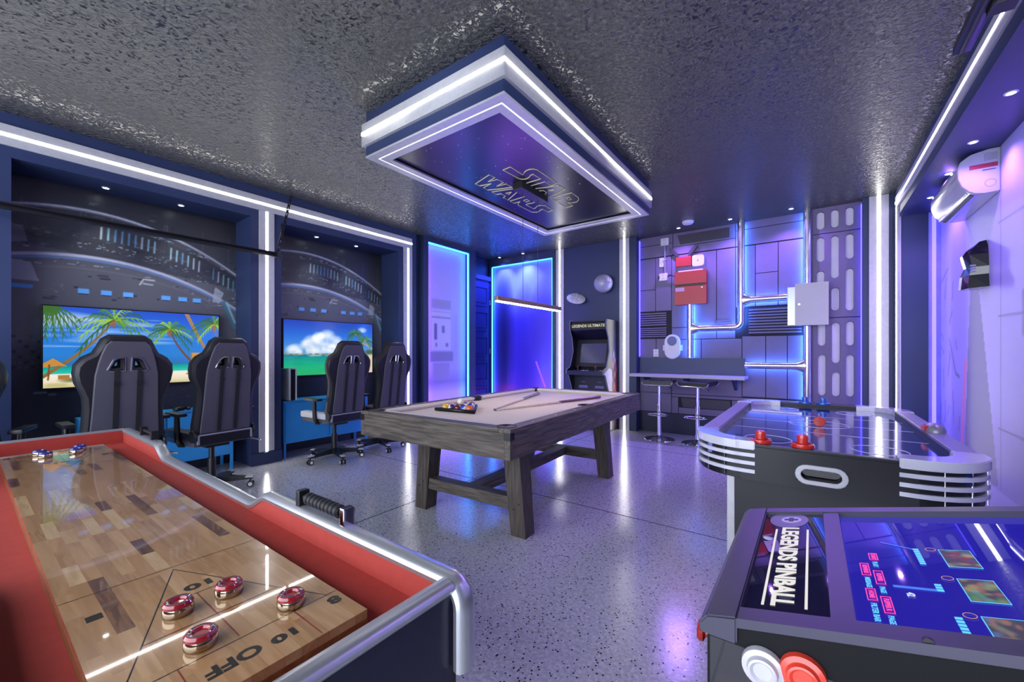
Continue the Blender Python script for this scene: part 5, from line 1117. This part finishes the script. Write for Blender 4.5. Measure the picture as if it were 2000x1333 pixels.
# ---------------------------------------------------------------- bar counter and stools
LAM = mat('pale_laminate', 'b9b4cc', .3, var=.03)
bc = thing('bar_counter', 'pale wall mounted bar counter with navy backboard under the pipes', 'bar counter', (-1.47, 6.24, .86))
B().prism([(-2.255, 6.05), (-.70, 6.05), (-.70, 6.43), (-2.195, 6.43), (-2.195, 6.265), (-2.255, 6.265)], 'Z', .865, .905, .004).to('top', LAM, bc)
B().box(-2.195, -.735, 6.395, 6.43, .905, 1.145, .003).to('backboard', NAVY, bc)
for x in (-2.05, -1.47, -.85): B().prism([(6.12, .865), (6.43, .865), (6.43, .70), (6.40, .70)], 'X', x - .015, x + .015).to('bracket', NAVY, bc)
def stool(x, y, rz, label):
    t = thing('bar_stool', label, 'bar stool', (x, y, 0), rz, 'bar stools at the counter')
    P_ = lambda b, nm, m, s=True: b.to(nm, m, t, s, world=False)
    P_(B().lathe([(0, .03), (.03, .055), (.06, .035), (.14, .016), (.2, .008), (.205, 0), (0, 0)]), 'base', CHROME)
    P_(B().cyl((0, 0, .03), (0, 0, .50), .028), 'outer_column', CHROME); P_(B().cyl((0, 0, .45), (0, 0, .77), .018), 'inner_column', CHROME)
    P_(B().tube([(-.02, 0, .36), (-.08, -.03, .36), (-.14, -.09, .36), (-.11, -.17, .36), (0, -.20, .36), (.11, -.17, .36), (.14, -.09, .36), (.08, -.03, .36), (.02, 0, .36)], .009, 8), 'footrest', CHROME)
    pr = [(-.20, .815), (-.195, .79), (-.15, .775), (.15, .775), (.185, .785), (.205, .82), (.20, .845), (.175, .835), (.15, .825), (-.15, .825), (-.19, .84)]
    P_(B().prism(pr, 'Y', -.18, .18, .008), 'seat', mat('stool_black', '15151c', .35, var=.08)); P_(B().tube([(a, -.185, b) for a, b in pr[:6]], .007, 6).tube([(a, .185, b) for a, b in pr[:6]], .007, 6), 'seat_trim', CHROME)
    P_(B().box(-.08, .08, -.08, .08, .755, .776, .004), 'seat_plate', BLACKP); P_(B().tube([(.05, -.02, .76), (.14, -.05, .74), (.19, -.07, .70)], .005, 6), 'lift_lever', CHROME)
stool(-1.738, 5.90, .1, 'black seated chrome bar stool on the left, under the bar counter'); stool(-1.235, 5.91, -.15, 'black seated chrome bar stool on the right, partly behind the air hockey table')
# ---------------------------------------------------------------- right alcove
p = Pic(230, 250, 5.0 / 2.72, 'b9b2e6')
p.grad([(0, '9a94c8'), (.08, 'a8a2d4'), (.085, '8f88c4'), (.3, 'b8b0e4'), (.7, 'bcb4ea'), (1, 'aaa2dc')])
rnd = random.Random(9)
for k in range(16):
    u, v = rnd.uniform(0, .28), rnd.uniform(.2, .85); p.line([(u, v), (u + rnd.uniform(-.04, .04), v - rnd.uniform(.02, .08))], .004, '5f6a78', .8)
p.line([(.0, .72), (.1, .76)], .004, '5f6a78', .8); p.line([(.12, .5), (.2, .38), (.24, .37)], .006, '666c80', .8)
p.poly([(.36, .66), (.44, .66), (.60, .09), (.30, .07), (.33, .4)], '66628c', .85)
p.line([(.31, .42), (.26, .06)], .016, 'f08fb8', .9)
for u in (.62, .9, 1.3): p.line([(u, .09), (u, 1)], .002, '5c568e', .9)
for v in (.25, .55, .8): p.line([(.6, v), (1.8, v - .02)], .002, '5c568e', .9)
for k in range(8): u, v = rnd.uniform(.7, 1.6), rnd.uniform(.1, .8); p.rect(u, u + .08, v, v + .12, rnd.choice(('7f79ae', 'd8d2f4')), .8, .01)
p.mesh('mural_print', PRINT, wr, (RB - .002, 6.13, 0), (0, -1, 0), (0, 0, 1), 5.0, 2.72)
B().box(1.005, RB - .002, 6.124, 6.13, 0, 2.72).to('glow_painted_return', mat('painted_blue_glow', '8c88e8', .4, var=.1), sw)  # violet LED glow of the corner put into this return's blue colour
B().box(RX + .004, RX + .03, 6.118, 6.13, 0, 2.72).to('corner_trim', ALU, sw)
au = thing('air_conditioner', 'white wall mounted air conditioner with red sticker on the right wall', 'air conditioner', (1.0, 4.87, 2.40))
prf = [(1.098, 2.40), (1.098, 2.72), (1.04, 2.72), (.95, 2.70), (.90, 2.66), (.882, 2.60), (.885, 2.53), (.905, 2.47), (.94, 2.425), (.97, 2.405), (1.02, 2.395)]
ACW = mat('ac_white', 'b2b1be', .15, coat=.5, var=.02)
B().prism(prf, 'Y', 4.47, 5.30, .004).to('body', ACW, au, True); B().prism([(1.07 + (a - 1.07) * .985, 2.56 + (b - 2.56) * .985) for a, b in prf], 'Y', 4.455, 4.47, .003).to('end_cap', mat('ac_end', '9fa0b2', .3, var=.02), au, True)
B().box(.928, .94, 4.5, 5.28, 2.412, 2.424, rot=Matrix.Rotation(.7, 4, 'Y')).to('vane_edge', CHROME, au); B().prism([(.952, 2.409), (.972, 2.399), (.975, 2.406), (.955, 2.416)], 'Y', 4.5, 5.28).to('air_slot', BLACKP, au)
B().box(.945, 1.085, 4.452, 4.456, 2.585, 2.615).to('warning_sticker', mat('sticker_red', '8c1c34', .5, var=.1, vscale=80), au); B().box(1.02, 1.085, 4.452, 4.456, 2.635, 2.69).to('rating_label', mat('sticker_grey', '8a8b9c', .5, var=.1, vscale=80), au)
B().box(1.01, 1.075, 4.452, 4.456, 2.565, 2.572).to('small_print', mat('sticker_dark', '4a4a5c', .5, var=.1), au); B().lathe([(.03, 0), (.03, .002), (.024, .002), (.024, 0)], (1.05, 4.456, 2.47), 24, Matrix.Rotation(PI / 2, 4, 'X')).to('knockout_ring', mat('sticker_grey2', '8a8b9c', .4), au)
hm = thing('wall_sculpture', 'glossy black faceted sculpture mounted high on the pale right wall', 'wall ornament', (1.05, 4.80, 1.75))
BG = mat('gloss_black', '0b0b12', .12, coat=.6, var=.2, vscale=10)
def hring(z, hw, dep, dz):
    return [(1.098, 4.80 - hw, z), (1.098 - dep * .8, 4.80 - hw * .85, z + dz * .5), (1.098 - dep, 4.80 - hw * .3, z + dz), (1.098 - dep, 4.80 + hw * .3, z + dz), (1.098 - dep * .8, 4.80 + hw * .85, z + dz * .5), (1.098, 4.80 + hw, z)]
B().loft([hring(1.74, .125, .135, -.01), hring(1.84, .11, .125, -.005), hring(1.90, .115, .105, 0), hring(2.0, .105, .125, 0), hring(2.06, .09, .10, -.02), hring(2.11, .05, .045, -.015)]).to('shell', BG, hm)
b_ = B()
for k in range(3): b_.box(1.0, 1.03, 4.688, 4.694, 1.86 + k * .022, 1.872 + k * .022)
b_.to('side_rib', PIPE_, hm)
# ---------------------------------------------------------------- garage door tracks
TRK = mat('black_track', '34343a', .35, .6, var=.08)
g1 = thing('door_track', 'long black overhead door track across the left alcove with a ceiling brace', 'door track', (-4.66, 1, 2.26))
B().add(plate_bm([(-.03, -.022), (.03, -.022), (.03, -.016), (-.022, -.016), (-.022, .016), (.03, .016), (.03, .022), (-.03, .022)], [], 3.80), frame_M((-4.66, .18, 2.285), (1, 0, 0), (0, 0, 1))).to('rail', TRK, g1)
def brace(t, a, b, wd=.028):
    a, b = Vector(a), Vector(b); d = b - a; L_ = d.length; side = d.cross(Vector((1, 0, 0))).normalized()
    n_ = max(3, int(L_ / .07)); hs = [[(.007 * math.cos(q) * .8, .02 * math.sin(q) + L_ * (k + .5) / n_) for q in np.linspace(0, 2 * PI, 9)[:-1]] for k in range(n_)]
    B().add(plate_bm([(-wd / 2, 0), (wd / 2, 0), (wd / 2, L_), (-wd / 2, L_)], hs, .003), frame_M(a, side, d.normalized())).to('perforated_brace', TRK, t)
brace(g1, (-4.66, 2.05, 2.27), (-4.80, 2.27, 3.028)); B().box(-4.70, -4.62, 2.045, 2.085, 2.26, 2.31, .003).to('end_plate', TRK, g1)
g2 = thing('door_track', 'black overhead door track end by the top of the right wall', 'door track', (.56, 1.0, 2.75))
B().add(plate_bm([(-.03, -.022), (.03, -.022), (.03, -.016), (-.022, -.016), (-.022, .016), (.03, .016), (.03, .022), (-.03, .022)], [], 4.55), frame_M((.585, .60, 2.70), (1, 0, 0), (0, 0, 1))).to('rail', TRK, g2)
brace(g2, (.60, 2.62, 2.70), (.60, 2.55, 3.03), .03); B().box(.60, .68, 2.52, 2.60, 2.66, 2.72, .003).to('end_plate', TRK, g2)
brace(g2, (.555, 2.15, 2.71), (.555, 2.15, 3.03), .045)
